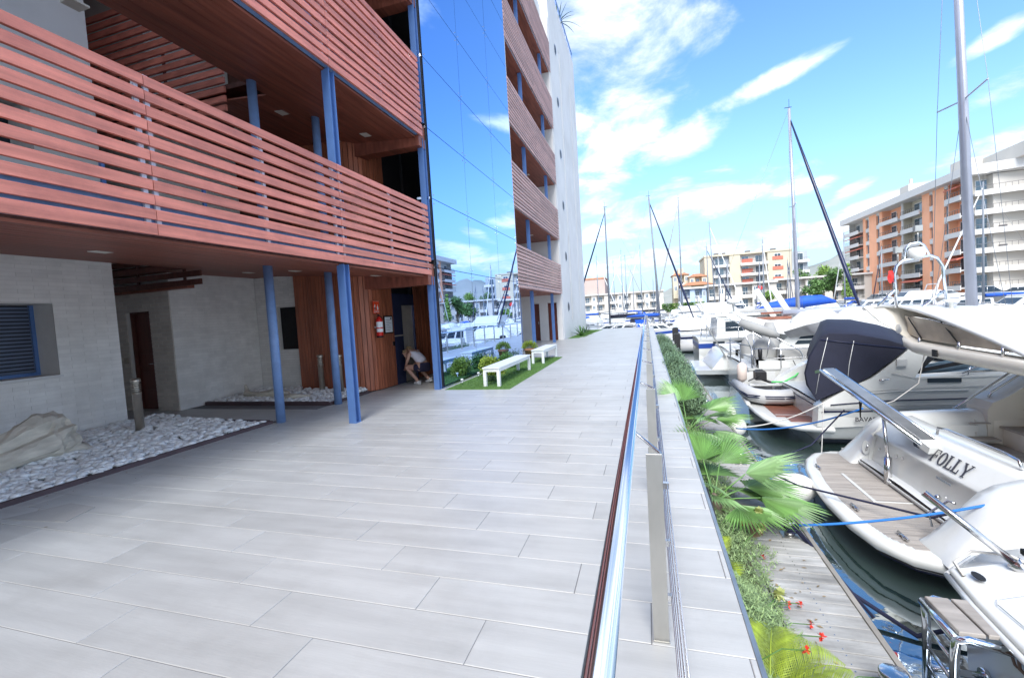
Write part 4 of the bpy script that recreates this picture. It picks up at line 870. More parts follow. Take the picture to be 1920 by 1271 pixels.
# ================================================================ boats
def hull_rows(x0, yc, Ln, B, fb0, fb1, rake=.13, stern=.86, dz=WATER, full=2.3):
    """rows of hull section points from deck edge down to keel and up the other side"""
    rows = []
    for i in range(17):
        t = i/16; b = B/2*(stern+(1-stern)*math.sin(min(1, t/.45)*math.pi/2)) if t < .45 else B/2*(1-((t-.45)/.55)**full)
        b = max(b, .012); fb = fb0+(fb1-fb0)*t**1.7; xd = x0+Ln*t; kx = xd-Ln*rake*max(0, t-.55)**1.3*1.6; mx_ = (xd+kx)/2
        kz = dz-.45+.45*max(0, (t-.6)/.4)**2*1.2
        half = [(xd, b, dz+fb), (xd*.35+mx_*.65, b*.965, dz+fb*.55), (mx_, b*.88, dz+.12), (kx*.5+mx_*.5, b*.66, dz-.16), (kx, .0, kz)]
        rows.append([Vector((p[0], yc-p[1], p[2])) for p in half]+[Vector((p[0], yc+p[1], p[2])) for p in half[-2::-1]])
    return rows
def hull(par, rows, mat='gelcoat', stripe=None, cove=None, name='hull'):
    m = MB(); m.grid(rows); n = len(rows[0]); m.add(rows[0], [list(range(n))]); h = part(name, m, mat, par)
    m = MB(); deck = [[r[0]+Vector((0, .03, .005)), (r[0]+r[-1])/2+Vector((0, 0, .05)), r[-1]+Vector((0, -.03, .005))] for r in rows]; m.grid(deck)
    part('deck', m, 'deck_white', par)
    def band(f0, f1, off, mt, nm):
        q = MB()
        for s_ in (0, -1):
            a = [r[s_].lerp(r[1 if s_ == 0 else -2], f0) for r in rows]; b = [r[s_].lerp(r[1 if s_ == 0 else -2], f1) for r in rows]; o = Vector((0, -off if s_ == 0 else off, 0))
            q.grid([[p+o for p in a], [p+o for p in b]]); q.grid([[p+o for p in a], list(a)]); q.grid([[p+o for p in b], list(b)])
        q.hexa([rows[0][0].lerp(rows[0][1], f1)+Vector((-off, -off, 0)), rows[0][-1].lerp(rows[0][-2], f1)+Vector((-off, off, 0)), rows[0][-1].lerp(rows[0][-2], f1)+Vector((.0, off, 0)), rows[0][0].lerp(rows[0][1], f1)+Vector((0, -off, 0))],
               [rows[0][0].lerp(rows[0][1], f0)+Vector((-off, -off, 0)), rows[0][-1].lerp(rows[0][-2], f0)+Vector((-off, off, 0)), rows[0][-1].lerp(rows[0][-2], f0)+Vector((0, off, 0)), rows[0][0].lerp(rows[0][1], f0)+Vector((0, -off, 0))])
        part(nm, q, mt, h)
    band(-.0, .12, .022, 'gelcoat_grey', 'rub_rail')
    if stripe: band(.35, .75, .012, stripe, 'stripe')
    bs_ = MB()
    for a_, b_ in ((2, 3), (-3, -4)):
        o = Vector((0, -.006 if a_ == 2 else .006, 0)); bs_.grid([[r[a_].lerp(r[b_], -.05)+o for r in rows], [r[a_].lerp(r[b_], .55)+o for r in rows]])
    part('boot_stripe', bs_, 'antifoul', h)
    if cove: band(.22, .27, .012, cove, 'cove_line')
    return h
def cab(mb, x0, x1, yc, w0, w1, z0, z1, r0=.1, r1=.6):
    return mb.hexa([(x0, yc-w0/2, z0), (x1, yc-w0/2*.8, z0), (x1, yc+w0/2*.8, z0), (x0, yc+w0/2, z0)], [(x0+r0, yc-w1/2, z1), (x1-r1, yc-w1/2*.8, z1), (x1-r1, yc+w1/2*.8, z1), (x0+r0, yc+w1/2, z1)])
def cabin(par, x0, x1, yc, w0, w1, z0, z1, r0=.1, r1=.6, nw=3, mat='gelcoat', glass='glass_dark', name='cabin'):
    c = part(name, cab(MB(), x0, x1, yc, w0, w1, z0, z1, r0, r1), mat, par)
    part('roof_panel', cab(MB(), x0+r0-.08, x1-r1+.06, yc, w1+.06, w1, z1+.002, z1+.05, .03, .05), mat, c)
    h = z1-z0
    for s_ in (-1, 1):
        for i in range(nw):
            t0, t1 = .08+.86*i/nw, .08+.86*(i+.82)/nw; q = []
            for (t, f) in ((t0, .35), (t1, .35), (t1, .82), (t0, .82)):
                x = (x0+r0*f)*(1-t)+(x1-r1*f)*t; tw = (t*.2); hw = ((w0*(1-f)+w1*f)/2)*(1-tw)+.006; q.append((x, yc+s_*hw, z0+h*f))
            m = MB(); m.prism(q, (0, s_*.012, 0)); part('window', m, glass, c)
    q = []
    for (sy, f) in ((-.9, .25), (.9, .25), (.86, .88), (-.86, .88)): q.append((x1-r1*f+.006, yc+sy*(w0*(1-f)+w1*f)/2*.8, z0+h*f))
    part('windscreen', MB().prism(q, (.02, 0, .012)), glass, c)
    return c
def rail(par, pts, zt, mat='steel', r=.014, step=1, mid=True, name='guard_rail'):
    m = MB(); top = [Vector(p)+Vector((0, 0, zt)) for p in pts]; m.tube(top, r, 6)
    if mid: m.tube([Vector(p)+Vector((0, 0, zt*.5)) for p in pts], r*.6, 5)
    for p in pts[::step]: m.tube([p, Vector(p)+Vector((0, 0, zt))], r*.9, 6)
    return part(name, m, mat, par)
def rope(pts, r, mat, lab, sag=0.):
    P0 = [Vector(p) for p in pts]
    if len(P0) == 2:
        a, b = P0; P0 = [a.lerp(b, i/14)-Vector((0, 0, sag*4*(i/14)*(1-i/14))) for i in range(15)]
    t = solo('mooring_rope', MB().tube(P0, r, 7), mat, lab, 'rope', tuple(P0[0])); return t
def sail_rig(par, x, y, zb, zt, d=.16, spread=(.45, .72), sp_w=1.1, boom=None, jib=None, jibm='grey_canvas', cover='blue_canvas', lean=(0, 0), wire_to=None, mat='mast_alu', bs=None):
    top = Vector((x+lean[0], y+lean[1], zt)); base = Vector((x, y, zb)); at_ = lambda f: base.lerp(top, f)
    mst = part('mast', MB().tube([base, top], [d, d*.62], 12, flat=.7), mat, par)
    for f in spread:
        p = at_(f); part('spreader', MB().tube([p+Vector((-.05, -sp_w*(1.15-f), .1)), p, p+Vector((-.05, sp_w*(1.15-f), .1))], .022, 6), mat, mst)
    m = MB(); w_ = sp_w*1.15; wr = max(.006, d*.045)
    for s_ in (-1, 1):
        p = at_(spread[0])+Vector((-.05, s_*sp_w*(1.15-spread[0]), .1)); m.tube([Vector((x-.1, y+s_*w_, zb)), p, at_(.98)], wr, 4); m.tube([Vector((x-.15, y+s_*w_, zb)), at_(spread[0])], wr, 4)
    if wire_to: m.tube([top, wire_to], wr, 4)
    part('rigging', m, 'wire', mst)
    m = MB(); m.tube([top, top+Vector((0, 0, .5))], .01, 4); m.box(top.x-.22, top.x+.12, top.y-.012, top.y+.012, zt+.06, zt+.09); part('wind_vane', m, 'black', mst)
    if boom:
        L_, z, th = boom; bd = Vector(bs) if bs else Vector((-L_, 0, 0))
        p = Vector((x, y, z)); b_ = part('boom', MB().tube([p, p+bd], .07, 8), mat, par)
        if cover:
            q = MB(); q.tube([p+bd*t+Vector((0, 0, th*.5*(1-abs(2*t-.6)*.25))) for t in (.02, .2, .4, .6, .8, .97)], [th*.55, th*.62, th*.6, th*.5, th*.42, th*.2], 10, flat=.62); part('sail_cover', q, cover, b_)
    if jib:
        j = Vector(jib); part('furled_jib', MB().tube([at_(.96), at_(.96).lerp(j, .3), at_(.96).lerp(j, .8), j], [d*.22, d*.5, d*.62, d*.25], 8), jibm, par)
    return mst
# ---------------------------------------------------------------- 1. white yacht with the round swim platform
FY = empty('motor_yacht', 'white motor yacht lettered FOLLY with rounded teak swim platform and raised gangway', 'yacht', (8, 6.9, WATER))
rows = hull_rows(3.05, 6.88, 11, 3.7, .42, 1.5, stern=.96)
hull(FY, rows)
OUT = [(3.3, 8.74), (2.85, 8.70), (2.55, 8.56), (2.36, 8.25), (2.24, 7.8), (2.15, 7.2), (2.11, 6.6), (2.13, 6.0), (2.22, 5.55), (2.42, 5.24), (2.8, 5.06), (3.3, 5.03)]
def outline(k, s_=1.): return [(x+(3.3-x)*k*0+k, y) for x, y in OUT]
m = MB(); rw = []
def ring(inset, z):
    out = []
    for i, (x, y) in enumerate(OUT):
        a = Vector(OUT[max(i-1, 0)]); b = Vector(OUT[min(i+1, len(OUT)-1)]); d = (b-a).normalized(); n = Vector((-d.y, d.x)); n = n if n.dot(Vector((4.5, 6.9))-Vector((x, y))) > 0 else -n
        out.append(Vector((x+n.x*inset, y+n.y*inset, z)))
    return out
prof = [(.30, -1.0), (.13, -.985), (.06, -.985), (.015, -1.01), (0, -1.06), (.03, -1.10), (.035, -1.125), (.10, -1.16), (.28, -1.20), (.6, -1.22)]
m.grid([ring(a, b) for a, b in prof]); m.add(ring(.30, -1.0), [list(range(12))]); m.add(ring(.6, -1.22), [list(range(12))[::-1]])
sp = part('swim_platform', m, 'gelcoat', FY)
part('rubbing_strip', MB().grid([ring(.034, -1.10), ring(.028, -1.112), ring(.032, -1.124)]), 'black_rubber', sp)
part('rubbing_strip', MB().grid([ring(.10, -1.155), ring(.085, -1.17), ring(.11, -1.185)]), 'stripe_navy', sp)
def edge_x(y):
    pts = [(b, a) for a, b in OUT if True]; pts.sort()
    for (y0, x0), (y1, x1) in zip(pts, pts[1:]):
        if y0 <= y <= y1: return x0+(x1-x0)*(y-y0)/(y1-y0+1e-9)
    return 3.2
y = 5.38
while y < 8.5:
    a = max(edge_x(y), edge_x(y+.055), edge_x(y-.02))+.16; b_ = 3.14
    if b_-a > .1: part('plank', MB().bbox(a, b_, y, y+.052, -.999, -.985, .002), 'teak', sp)
    y += .0575
part('caulking', MB().add([p+Vector((0, 0, .004)) for p in ring(.155, -1.0)], [list(range(12))]), 'teak_caulk', sp)
part('hatch_rim', MB().box(2.62, 2.66, 6.55, 7.55, -.984, -.978).box(2.66, 3.05, 6.55, 6.57, -.984, -.978), 'gelcoat', sp)
for (x, y) in ((2.33, 6.3), (2.4, 7.75), (2.5, 5.6)): part('cleat', MB().tube([(x, y-.1, -.955), (x, y+.1, -.955)], .014, 8).box(x-.02, x+.02, y-.05, y-.03, -.985, -.955).box(x-.02, x+.02, y+.03, y+.05, -.985, -.955), 'steel', sp)
# transom: lower face, rounded lip, upper face with the name, ledge
m = MB(); tr = [(3.14, -1.0), (3.17, -.78), (3.22, -.55), (3.19, -.515), (3.20, -.49), (3.25, -.46), (3.36, -.28), (3.43, -.235), (3.66, -.22), (3.70, -.25), (3.72, -.82)]
ysec = [5.15, 5.4, 6.2, 7.2, 7.9, 8.02]
m.grid([[Vector((x+.05*((y-6.6)/1.5)**2, y, z)) for x, z in tr] for y in ysec]); m.add([Vector((x, 8.02, z)) for x, z in tr], [list(range(len(tr)))]); m.add([Vector((x, 5.15, z)) for x, z in tr], [list(range(len(tr)))[::-1]])
tra = part('transom', m, 'gelcoat', FY)
# the name in serif capitals, stroke by stroke
def glyph_poly(ch):
    s = .02; w_ = .17
    V = lambda x: [[(x-.032, 0), (x+.032, 0), (x+.032, 1), (x-.032, 1)]]
    T = .075
    if ch == 'F': return [[(0, 0), (.34, 0), (.34, T), (0, T)], [(.09, T), (.26, T), (.26, 1-T), (.09, 1-T)], [(0, 1-T), (.72, 1-T), (.72, 1), (0, 1)], [(.64, .70), (.72, .70), (.72, 1-T), (.64, 1-T)], [(.26, .47), (.52, .47), (.52, .56), (.26, .56)], [(.50, .38), (.57, .38), (.57, .65), (.50, .65)]]
    if ch == 'L': return [[(0, 0), (.68, 0), (.68, T+.02), (0, T+.02)], [(.09, T), (.26, T), (.26, 1-T), (.09, 1-T)], [(0, 1-T), (.36, 1-T), (.36, 1), (0, 1)], [(.60, T), (.68, T), (.68, .34), (.60, .34)]]
    if ch == 'Y': return [[(.30, 0), (.62, 0), (.62, T), (.30, T)], [(.38, T), (.54, T), (.54, .45), (.38, .45)], [(.38, .42), (.54, .42), (.26, 1-T), (.06, 1-T)], [(.42, .42), (.54, .42), (.84, 1-T), (.74, 1-T)], [(0, 1-T), (.34, 1-T), (.34, 1), (0, 1)], [(.62, 1-T), (.94, 1-T), (.94, 1), (.62, 1)]]
    out = []
    for i in range(20):
        a, b = 2*math.pi*i/20, 2*math.pi*(i+1)/20; out.append([(.4+.4*math.cos(a), .5+.52*math.sin(a)), (.4+.4*math.cos(b), .5+.52*math.sin(b)), (.4+.21*math.cos(b), .5+.44*math.sin(b)), (.4+.21*math.cos(a), .5+.44*math.sin(a))])
    return out
def lettering(word, org, ux, uy, h, par, mat='letter', adv=None):
    ux, uy = Vector(ux).normalized(), Vector(uy).normalized(); n = ux.cross(uy); pos = 0.
    for i, ch in enumerate(word):
        m = MB()
        for q in glyph_poly(ch): m.prism([Vector(org)+ux*((pos+x)*h)+uy*(y*h)+n*.001 for x, y in q], n*.004)
        part('letter', m, mat, par); pos += {'F': .80, 'O': .88, 'L': .76, 'Y': .9}[ch]
lettering('FOLLY', (3.243, 6.66, -.455), (0, -1, 0), (.11, 0, .18), .165, tra)
sm = MB()
for i_ in range(8): sm.box(3.196, 3.203, 6.42-i_*.034-.022, 6.42-i_*.034, -.60, -.575)
part('small_lettering', sm, 'letter_pale', tra)
part('badge', MB().prism([Vector((3.30, 7.02+.07*math.cos(t*math.pi/8), -.385+.045*math.sin(t*math.pi/8))) for t in range(16)], (-.012, 0, .006)), 'stripe_navy', tra)
for y, z in ((7.28, -.62), (7.13, -.6), (7.75, -.66)): part('fitting', MB().prism([Vector((3.195, y+.022*math.cos(t*math.pi/6), z+.022*math.sin(t*math.pi/6))) for t in range(12)], (-.012, 0, .004)), 'steel', tra)
part('transom_rail', MB().tube([(3.5, 7.0, -.225), (3.5, 6.97, -.14), (3.5, 6.8, -.12), (3.52, 5.9, -.12), (3.52, 5.7, -.14), (3.52, 5.66, -.22)], .016, 8), 'steel', tra)
part('ring_bolt', MB().ball((3.14, 6.28, -.78), .035, 10), 'steel', tra)
# wings either side of the transom
def wing(y0, y1, xa):
    m = MB(); prof = [(xa, -1.0), (xa+.03, -.95), (xa+.10, -.87), (xa+.24, -.68), (xa+.36, -.50), (xa+.46, -.38), (xa+.58, -.30), (xa+.8, -.23), (4.7, -.17), (4.7, -1.0)]
    ys_ = [(y0, .0), (y0+.015, .55), (y0+.05, .82), (y0+.12, .96), ((y0+y1)/2, 1.), (y1-.12, .96), (y1-.05, .82), (y1-.015, .55), (y1, .0)]
    m.grid([[Vector((x, y, -1.0+(z+1.0)*f)) for x, z in prof[:-1]] for y, f in ys_]); return part('quarter_wing', m, 'gelcoat', FY)
wf = wing(8.04, 8.60, 2.92); wn = wing(5.06, 5.62, 2.62)
q = MB(); q.prism([Vector((3.12+.05*math.cos(t*math.pi/8)*(1), 8.03, -.72+.11*math.sin(t*math.pi/8))) for t in range(16)], (0, -.015, 0)); part('shower_niche', q, 'gelcoat_grey', wf)
part('shower_tap', MB().tube([(3.12, 8.01, -.76), (3.12, 7.98, -.72), (3.14, 7.98, -.66)], .012), 'steel', wf)
q = MB(); q.tube([(3.35, 5.35, -.33), (3.6, 5.3, -.25), (3.95, 5.3, -.2)], .035, 8); part('fairlead', q, 'chrome', wn)
part('grab_handle', MB().tube([(2.78, 5.66, -.86), (2.78, 5.72, -.74), (2.95, 5.72, -.6), (2.98, 5.66, -.6)], .012), 'steel', wn)
# cockpit
m = MB(); m.box(3.72, 9, 5.5, 8.1, -.84, -.80); part('cockpit_sole', m, 'teak', FY)
m = MB(); prof = [(8.04, -.8), (8.04, -.32), (8.08, -.25), (8.2, -.215), (8.62, -.22), (8.70, -.3), (8.72, -.95)]
m.grid([[Vector((x, y, z+dz_)) for y, z in prof] for x, dz_ in ((4.68, 0), (5.3, .05), (8, .12))]); part('cockpit_coaming', m, 'gelcoat_cream', FY)
part('locker_door', MB().box(3.85, 4.5, 8.02, 8.036, -.72, -.36), 'gelcoat', FY)
m = MB(); prof = [(4.62, -.8), (4.62, -.14), (4.68, -.04), (4.85, .05), (5.15, .28), (5.5, .52), (5.9, .64), (6.6, .68), (6.6, -.8)]
m.prism([Vector((x, 8.05, z)) for x, z in prof], (0, .45, 0)); part('stair_fairing', m, 'gelcoat_cream', FY)
part('grab_rail', MB().tube([(4.74, 8.25, -.0), (4.78, 8.25, .08), (5.1, 8.25, .33), (5.4, 8.25, .58), (5.8, 8.25, .74)], .016, 8), 'steel', FY)
part('grab_rail', MB().tube([(4.4, 8.4, -.21), (4.6, 8.4, -.05), (5.1, 8.4, .36), (5.7, 8.4, .85)], .016, 8), 'steel', FY)
for i in range(4):
    x = 4.52+.27*i; z = -.62+.25*i; s_ = part('stair_step', MB().box(x, x+.28, 7.25+.02*i, 8.04, -.8, z-.025), 'gelcoat_cream', FY); part('tread', MB().bbox(x-.05, x+.22, 7.2+.02*i, 8.03, z-.024, z, .006), 'teak', s_)
m = MB(); prof = [(4.55, -.8), (4.60, -.68), (5.5, .2), (6.5, .5), (6.5, -.8)]; m.prism([Vector((x, 6.95, z)) for x, z in prof], (0, .26, 0)); part('stair_side', m, 'gelcoat_cream', FY)
part('seat_flap', MB().bbox(4.25, 4.66, 7.85, 8.03, -.545, -.52, .005), 'teak', FY)
part('seat_flap', MB().bbox(4.38, 4.62, 7.98, 8.03, -.33, -.315, .005), 'teak', FY)
m = MB(); cab(m, 6.6, 11.2, 6.9, 2.9, 2.5, -.3, 1.05, .0, 1.2); part('deckhouse', m, 'gelcoat', FY)
part('saloon_door', MB().box(6.57, 6.598, 6.0, 7.2, -.6, .9), 'glass_dark', FY)
# gangway, swung up, on its ram
g0, g1 = Vector((3.33, 6.75, -.30)), Vector((2.92, 8.86, .36)); d = (g1-g0).normalized(); sd = Vector((0, 0, 1)).cross(d).normalized()
gw_ = part('gangway', MB().bar(g0, g1, .17, .07), 'steel_plate', FY)
for s_ in (-1, 1): part('gangway_rail', MB().tube([g0+sd*s_*.12, g1+sd*s_*.12], .026, 8), 'chrome', gw_)
part('gangway_foot', MB().bar(g1-d*.02, g1+d*.16-Vector((0, 0, .10)), .26, .05), 'chrome', gw_); part('gangway_hinge', MB().bar(g0-d*.12, g0+d*.05, .26, .09), 'gelcoat', gw_)
part('ram', MB().tube([(3.06, 7.22, -.98), (3.07, 7.24, -.62)], .045, 12).tube([(3.07, 7.24, -.62), (3.10, 7.42, -.10)], .022, 10).ball((3.08, 7.2, -.97), .06, 10), 'steel', FY)
part('hanging_loop', MB().tube([(3.05, 7.95, .02), (3.04, 7.97, -.18), (3.05, 8.0, -.25), (3.06, 8.03, -.18), (3.05, 8.02, .04)], .009), 'black_rubber', FY)
# hardtop overhang with its curtain, lower beam and stainless arch
E0 = [(3.55, 9.12, 1.385), (3.62, 9.16, 1.405), (3.8, 9.12, 1.415), (4.0, 8.95, 1.395), (4.02, 8.5, 1.33), (4.02, 8.06, 1.25), (4.02, 7.48, 1.12), (4.02, 6.9, .985), (4.02, 6.45, .865), (4.05, 5.9, .70), (4.2, 5.3, .50)]
def fw(f, dz_): 
    return [Vector((x+(f-0)*(1), y+(0 if i > 1 else .02*f), z+dz_*(1 if i < 6 else .8)+.02*math.sin(i))) for i, (x, y, z) in enumerate(E0)]
rowsR = [[Vector(p) for p in E0], fw(.5, -.035), fw(1.4, -.12), fw(2.6, -.2), fw(4.2, -.26)]
m = MB(); m.shell(rowsR, (0, 0, .045)); rf = part('hardtop', m, 'gelcoat', FY)
part('hardtop_edge', MB().tube([Vector(p)-Vector((0, 0, .02)) for p in E0], .03, 8), 'gelcoat_grey', rf)
A = [(3.55, 9.10, 1.37), (3.72, 9.02, 1.15), (3.9, 8.9, .98), (4.02, 8.72, .82), (4.08, 8.62, .74)]
m = MB(); m.shell([[Vector(p) for p in A], [Vector(p)+Vector((.8, .06, -.02)) for p in A], [Vector(p)+Vector((2.4, .05, -.08)) for p in A]], (0, .04, 0)); sidep = part('side_panel', m, 'gelcoat_cream', FY)
m = MB(); m.shell([[Vector((3.95, 9.0, 1.33)), Vector((4.05, 8.85, 1.05)), Vector((4.1, 8.66, .82))], [Vector((4.5, 8.8, 1.27)), Vector((4.5, 8.74, 1.0)), Vector((4.5, 8.6, .8))]], (-.01, .01, 0))
part('speaker', MB().prism([Vector((3.93+.0*t, 8.84+.085*math.cos(t*math.pi/10), 1.02+.075*math.sin(t*math.pi/10))) for t in range(20)], (-.03, -.03, 0)), 'gelcoat_grey', sidep)
BM = [(4.0, 8.78, .80), (3.98, 8.5, .735), (4.0, 8.0, .715), (4.0, 7.2, .70), (4.0, 6.45, .69), (4.02, 5.6, .66)]
m = MB(); sec = [(-.06, .07), (.02, .10), (.16, .09), (.18, -.07), (.04, -.10), (-.04, -.06)]
m.grid([[Vector((x+a, y, z+b)) for a, b in sec] for x, y, z in BM], True, True); m.add([Vector((4.0+a, 8.78, .8+b)) for a, b in sec], [list(range(6))]); bmv = part('cross_beam', m, 'gelcoat_cream', FY)
part('clamp', MB().box(3.925, 3.945, 7.86, 7.96, .66, .76), 'black', bmv)
TC = [(8.86, 1.22, .93), (8.5, 1.20, .865), (8.1, 1.165, .85), (7.5, 1.08, .845), (7.0, .98, .84), (6.7, .90, .835)]
m = MB(); m.shell([[Vector((4.02+.05*(k/4)+.015*math.sin(i*2+k), y, zt+(zb-zt)*k/4)) for k in range(5)] for i, (y, zt, zb) in enumerate(TC)], (.006, 0, 0)); cu2 = part('curtain', m, 'tan_curtain', FY)
for (y0, y1) in ((8.75, 8.45), (7.95, 7.6)): part('curtain_strap', MB().tube([(4.01, y0, 1.2), (4.04, y1, .88)], .010, 6), 'black_rubber', cu2)
part('curtain_rod', MB().tube([(4.02, y, zt+.008) for y, zt, zb in TC], .012, 6), 'steel', cu2)
for y in (8.42, 7.5, 6.72): part('stanchion', MB().tube([(4.0, y, .78), (4.0, y, .90)], .016, 8), 'steel', bmv)
ar = part('radar_arch', MB().tube([(3.92, 8.9, 1.36), (3.90, 8.9, 1.9), (3.93, 8.9, 2.04), (4.02, 8.9, 2.12), (4.38, 8.9, 2.17), (4.47, 8.9, 2.12), (4.54, 8.9, 1.98), (4.60, 8.9, 1.3)], .022, 10), 'chrome', FY)
part('hoop', MB().tube([(4.03, 8.9, 2.13), (4.06, 8.9, 2.32), (4.12, 8.9, 2.38), (4.24, 8.9, 2.39), (4.30, 8.9, 2.34), (4.38, 8.9, 2.16)], .018, 8), 'chrome', ar)
part('radome', MB().lathe((4.2, 8.9, 0), [(.04, 2.12), (.10, 2.16), (.115, 2.2), (.115, 2.27), (.09, 2.31), (0, 2.32)], 18), 'gelcoat', ar)
for x, z in ((3.95, 2.08), (4.22, 2.4)): part('mast_lamp', MB().tube([(x, 8.9, z), (x, 8.9, z+.2)], .010, 6).box(x-.05, x+.05, 8.86, 8.94, z+.17, z+.26), 'steel_plate', ar)
part('arch_strut', MB().tube([(3.70, 9.0, 1.40), (3.90, 8.9, 1.64)], .02, 8), 'chrome', ar); part('arch_strut', MB().tube([(4.25, 8.9, 1.34), (4.57, 8.9, 1.6)], .02, 8), 'chrome', ar)
m = MB(); m.shell([[Vector((3.88-.02*k+.01*math.sin(k*3+i), 8.9+.02*math.sin(i*2+k), 1.97-.05*i)) for i in range(5)] for k in range(4)], (.004, .004, 0)); part('flag', m, 'flag_red', ar)
part('dome', MB().lathe((4.57, 8.75, 0), [(.03, 1.2), (.03, 1.4), (.10, 1.42), (.10, 1.45), (0, 1.46)], 16), 'gelcoat', rf)
# ---------------------------------------------------------------- 2. sports cruiser with navy cockpit cover
BV = empty('sports_cruiser', 'white sports cruiser with navy cockpit cover and red brown teak swim platform', 'motorboat', (8, 11.8, WATER))
rows = hull_rows(3.25, 11.75, 10, 3.5, .82, 1.45, stern=.97); hb = hull(BV, rows, cove='stripe_navy')
PO = [(3.6, 13.5), (2.9, 13.5), (2.55, 13.35), (2.38, 12.9), (2.3, 12.3), (2.31, 11.5), (2.36, 10.9), (2.5, 10.45), (2.85, 10.15), (3.4, 9.99)]
def ring2(ins, z): return [Vector((x+ins*(1 if x < 3.3 else 0), y+(ins if y < 11 else -ins if y > 13 else 0)*.8, z)) for x, y in PO]
m = MB(); m.grid([ring2(.12, -.945), ring2(.04, -.95), ring2(0, -.99), ring2(.02, -1.03), ring2(.12, -1.08), ring2(.4, -1.1)]); m.add(ring2(.12, -.945), [list(range(10))]); m.add(ring2(.4, -1.1), [list(range(10))[::-1]])
sp2 = part('swim_platform', m, 'gelcoat', BV)
y = 10.5
while y < 13.3: part('plank', MB().bbox(2.62 if 10.8 < y < 13 else 2.78, 4.5 if y > 11.6 else 3.5, y, y+.20, -.944, -.93, .002), 'teak_red', sp2); y += .215
for y in (11.05, 12.2): part('inlay', MB().box(2.62, 4.4, y, y+.03, -.929, -.925), 'gelcoat', sp2)
part('fender_pad', MB().tube([(2.34, 12.95, -.92), (2.3, 12.5, -.9), (2.31, 12.2, -.92)], .05, 8), 'gelcoat_grey', sp2)
m = MB(); prof = [(3.12, -.94), (3.15, -.55), (3.28, -.42), (3.7, -.15), (4.05, .02), (4.5, .42), (4.62, .55), (4.78, .60), (4.95, .50), (4.72, .02), (5.6, .05), (6.8, .10), (8.6, .05), (10.5, -.1), (10.5, -.5), (3.4, -.95)]
m.prism([Vector((x, 10.08, z)) for x, z in prof], (0, .3, 0)); part('side_moulding', m, 'gelcoat', BV)
m = MB(); m.prism([Vector((x, 13.15, z)) for x, z in prof], (0, .3, 0)); part('side_moulding', m, 'gelcoat', BV)
m = MB(); cab(m, 4.9, 11.6, 11.75, 2.9, 2.2, -.3, .12, .0, 1.8); part('foredeck', m, 'gelcoat', BV)
m = MB(); m.box(3.9, 4.0, 10.4, 11.5, -.94, -.2); part('cockpit_bulkhead', m, 'gelcoat_cream', BV)
part('vent_box', MB().box(4.42, 4.58, 10.03, 10.078, .24, .36), 'gelcoat_grey', BV)
for a, b in (((4.62, -.12), (4.75, .12)), ((4.75, .12), (5.2, .56)), ((4.75, .13), (5.75, .32))): part('windscreen_frame', MB().bar((a[0], 10.12, a[1]), (b[0], 10.2, b[1]), .05, .07), 'black', BV)
m = MB(); m.prism([Vector(p) for p in ((4.8, 10.22, .06), (6.4, 10.35, .12), (5.75, 10.4, .34), (4.85, 10.3, .2))], (0, .012, 0)); part('windscreen', m, 'glass_pane', BV)
m = MB(); m.prism([Vector(p) for p in ((5.7, 10.45, .34), (6.4, 10.4, .12), (6.4, 13.1, .12), (5.7, 13.0, .34))], (.02, 0, .01)); part('windscreen', m, 'glass_pane', BV)
# navy cover
pf = [(3.12, -.42), (2.97, -.10), (2.94, .14), (3.02, .45), (3.22, .84), (3.35, .90), (3.8, .86), (4.3, .72), (4.62, .60), (4.3, .30), (3.98, .03), (3.6, -.18), (3.3, -.32)]
m = MB(); rowsC = []
for j, (y, cr_, tk) in enumerate(((10.06, 0, 0), (10.09, .015, .0), (10.35, .07, .0), (11.0, .17, .02), (11.8, .20, .03), (12.6, .15, .02), (13.25, .05, 0), (13.4, 0, 0))):
    rowsC.append([Vector((x+(y-10.06)*.31-.03*(1 if i in (1, 2, 3) else 0)*math.sin(j*1.3), y, z+(cr_ if z > .5 else 0)+.008*math.sin(i*2.1+j*1.7))) for i, (x, z) in enumerate(pf)])
m.grid(rowsC, True, True); m.add(rowsC[0], [list(range(13))]); m.add(rowsC[-1], [list(range(13))[::-1]]); cv = part('cockpit_cover', m, 'navy_canvas', BV)
for (a, b) in (((3.32, .82), (3.10, -.28)), ((3.75, .74), (3.62, -.15))): part('seam', MB().tube([(a[0], 10.052, a[1]), ((a[0]+b[0])/2-.02, 10.045, (a[1]+b[1])/2), (b[0], 10.05, b[1])], .006, 5), 'gelcoat_grey', cv)
part('seam', MB().tube([(3.2, 10.05, .78), (3.7, 10.045, .70), (4.2, 10.05, .62), (4.6, 10.05, .56)], .008, 5), 'stripe_navy', cv)
part('lettering', text_mb('BAVARIA', .115, (3.72, 9.985, -.80), (1, 0, .02), (0, 0, 1), .002, .002), 'letter', BV)
m = MB(); m.tube([(5.4, 10.05, .08), (6.2, 10.1, .5), (8, 10.3, .62), (11, 11, .75)], .014, 6); m.tube([(5.5, 10.08, .05), (5.55, 10.1, .2)], .012, 6); part('guard_rail', m, 'steel', BV)
for (pts_, r_, mt_) in (([(3.35, 10.062, -.50), (4.2, 10.062, -.42), (6, 10.062, -.36), (10, 10.062, -.40)], .012, 'stripe_navy'), ([(3.9, 10.062, -.24), (5, 10.062, -.16), (7, 10.062, -.12), (10, 10.062, -.2)], .006, 'gelcoat_grey'), ([(3.7, 10.062, -.30), (4.4, 10.062, -.24), (5.5, 10.062, -.22)], .014, 'gelcoat_grey'), ([(4.35, 10.062, .1), (4.8, 10.062, -.0), (6.2, 10.062, .04)], .006, 'gelcoat_grey'), ([(3.2, 10.062, -.64), (6, 10.055, -.58), (10, 10.2, -.5)], .010, 'stripe_navy')):
    part('moulding_line', MB().tube(pts_, r_, 5), mt_, BV)
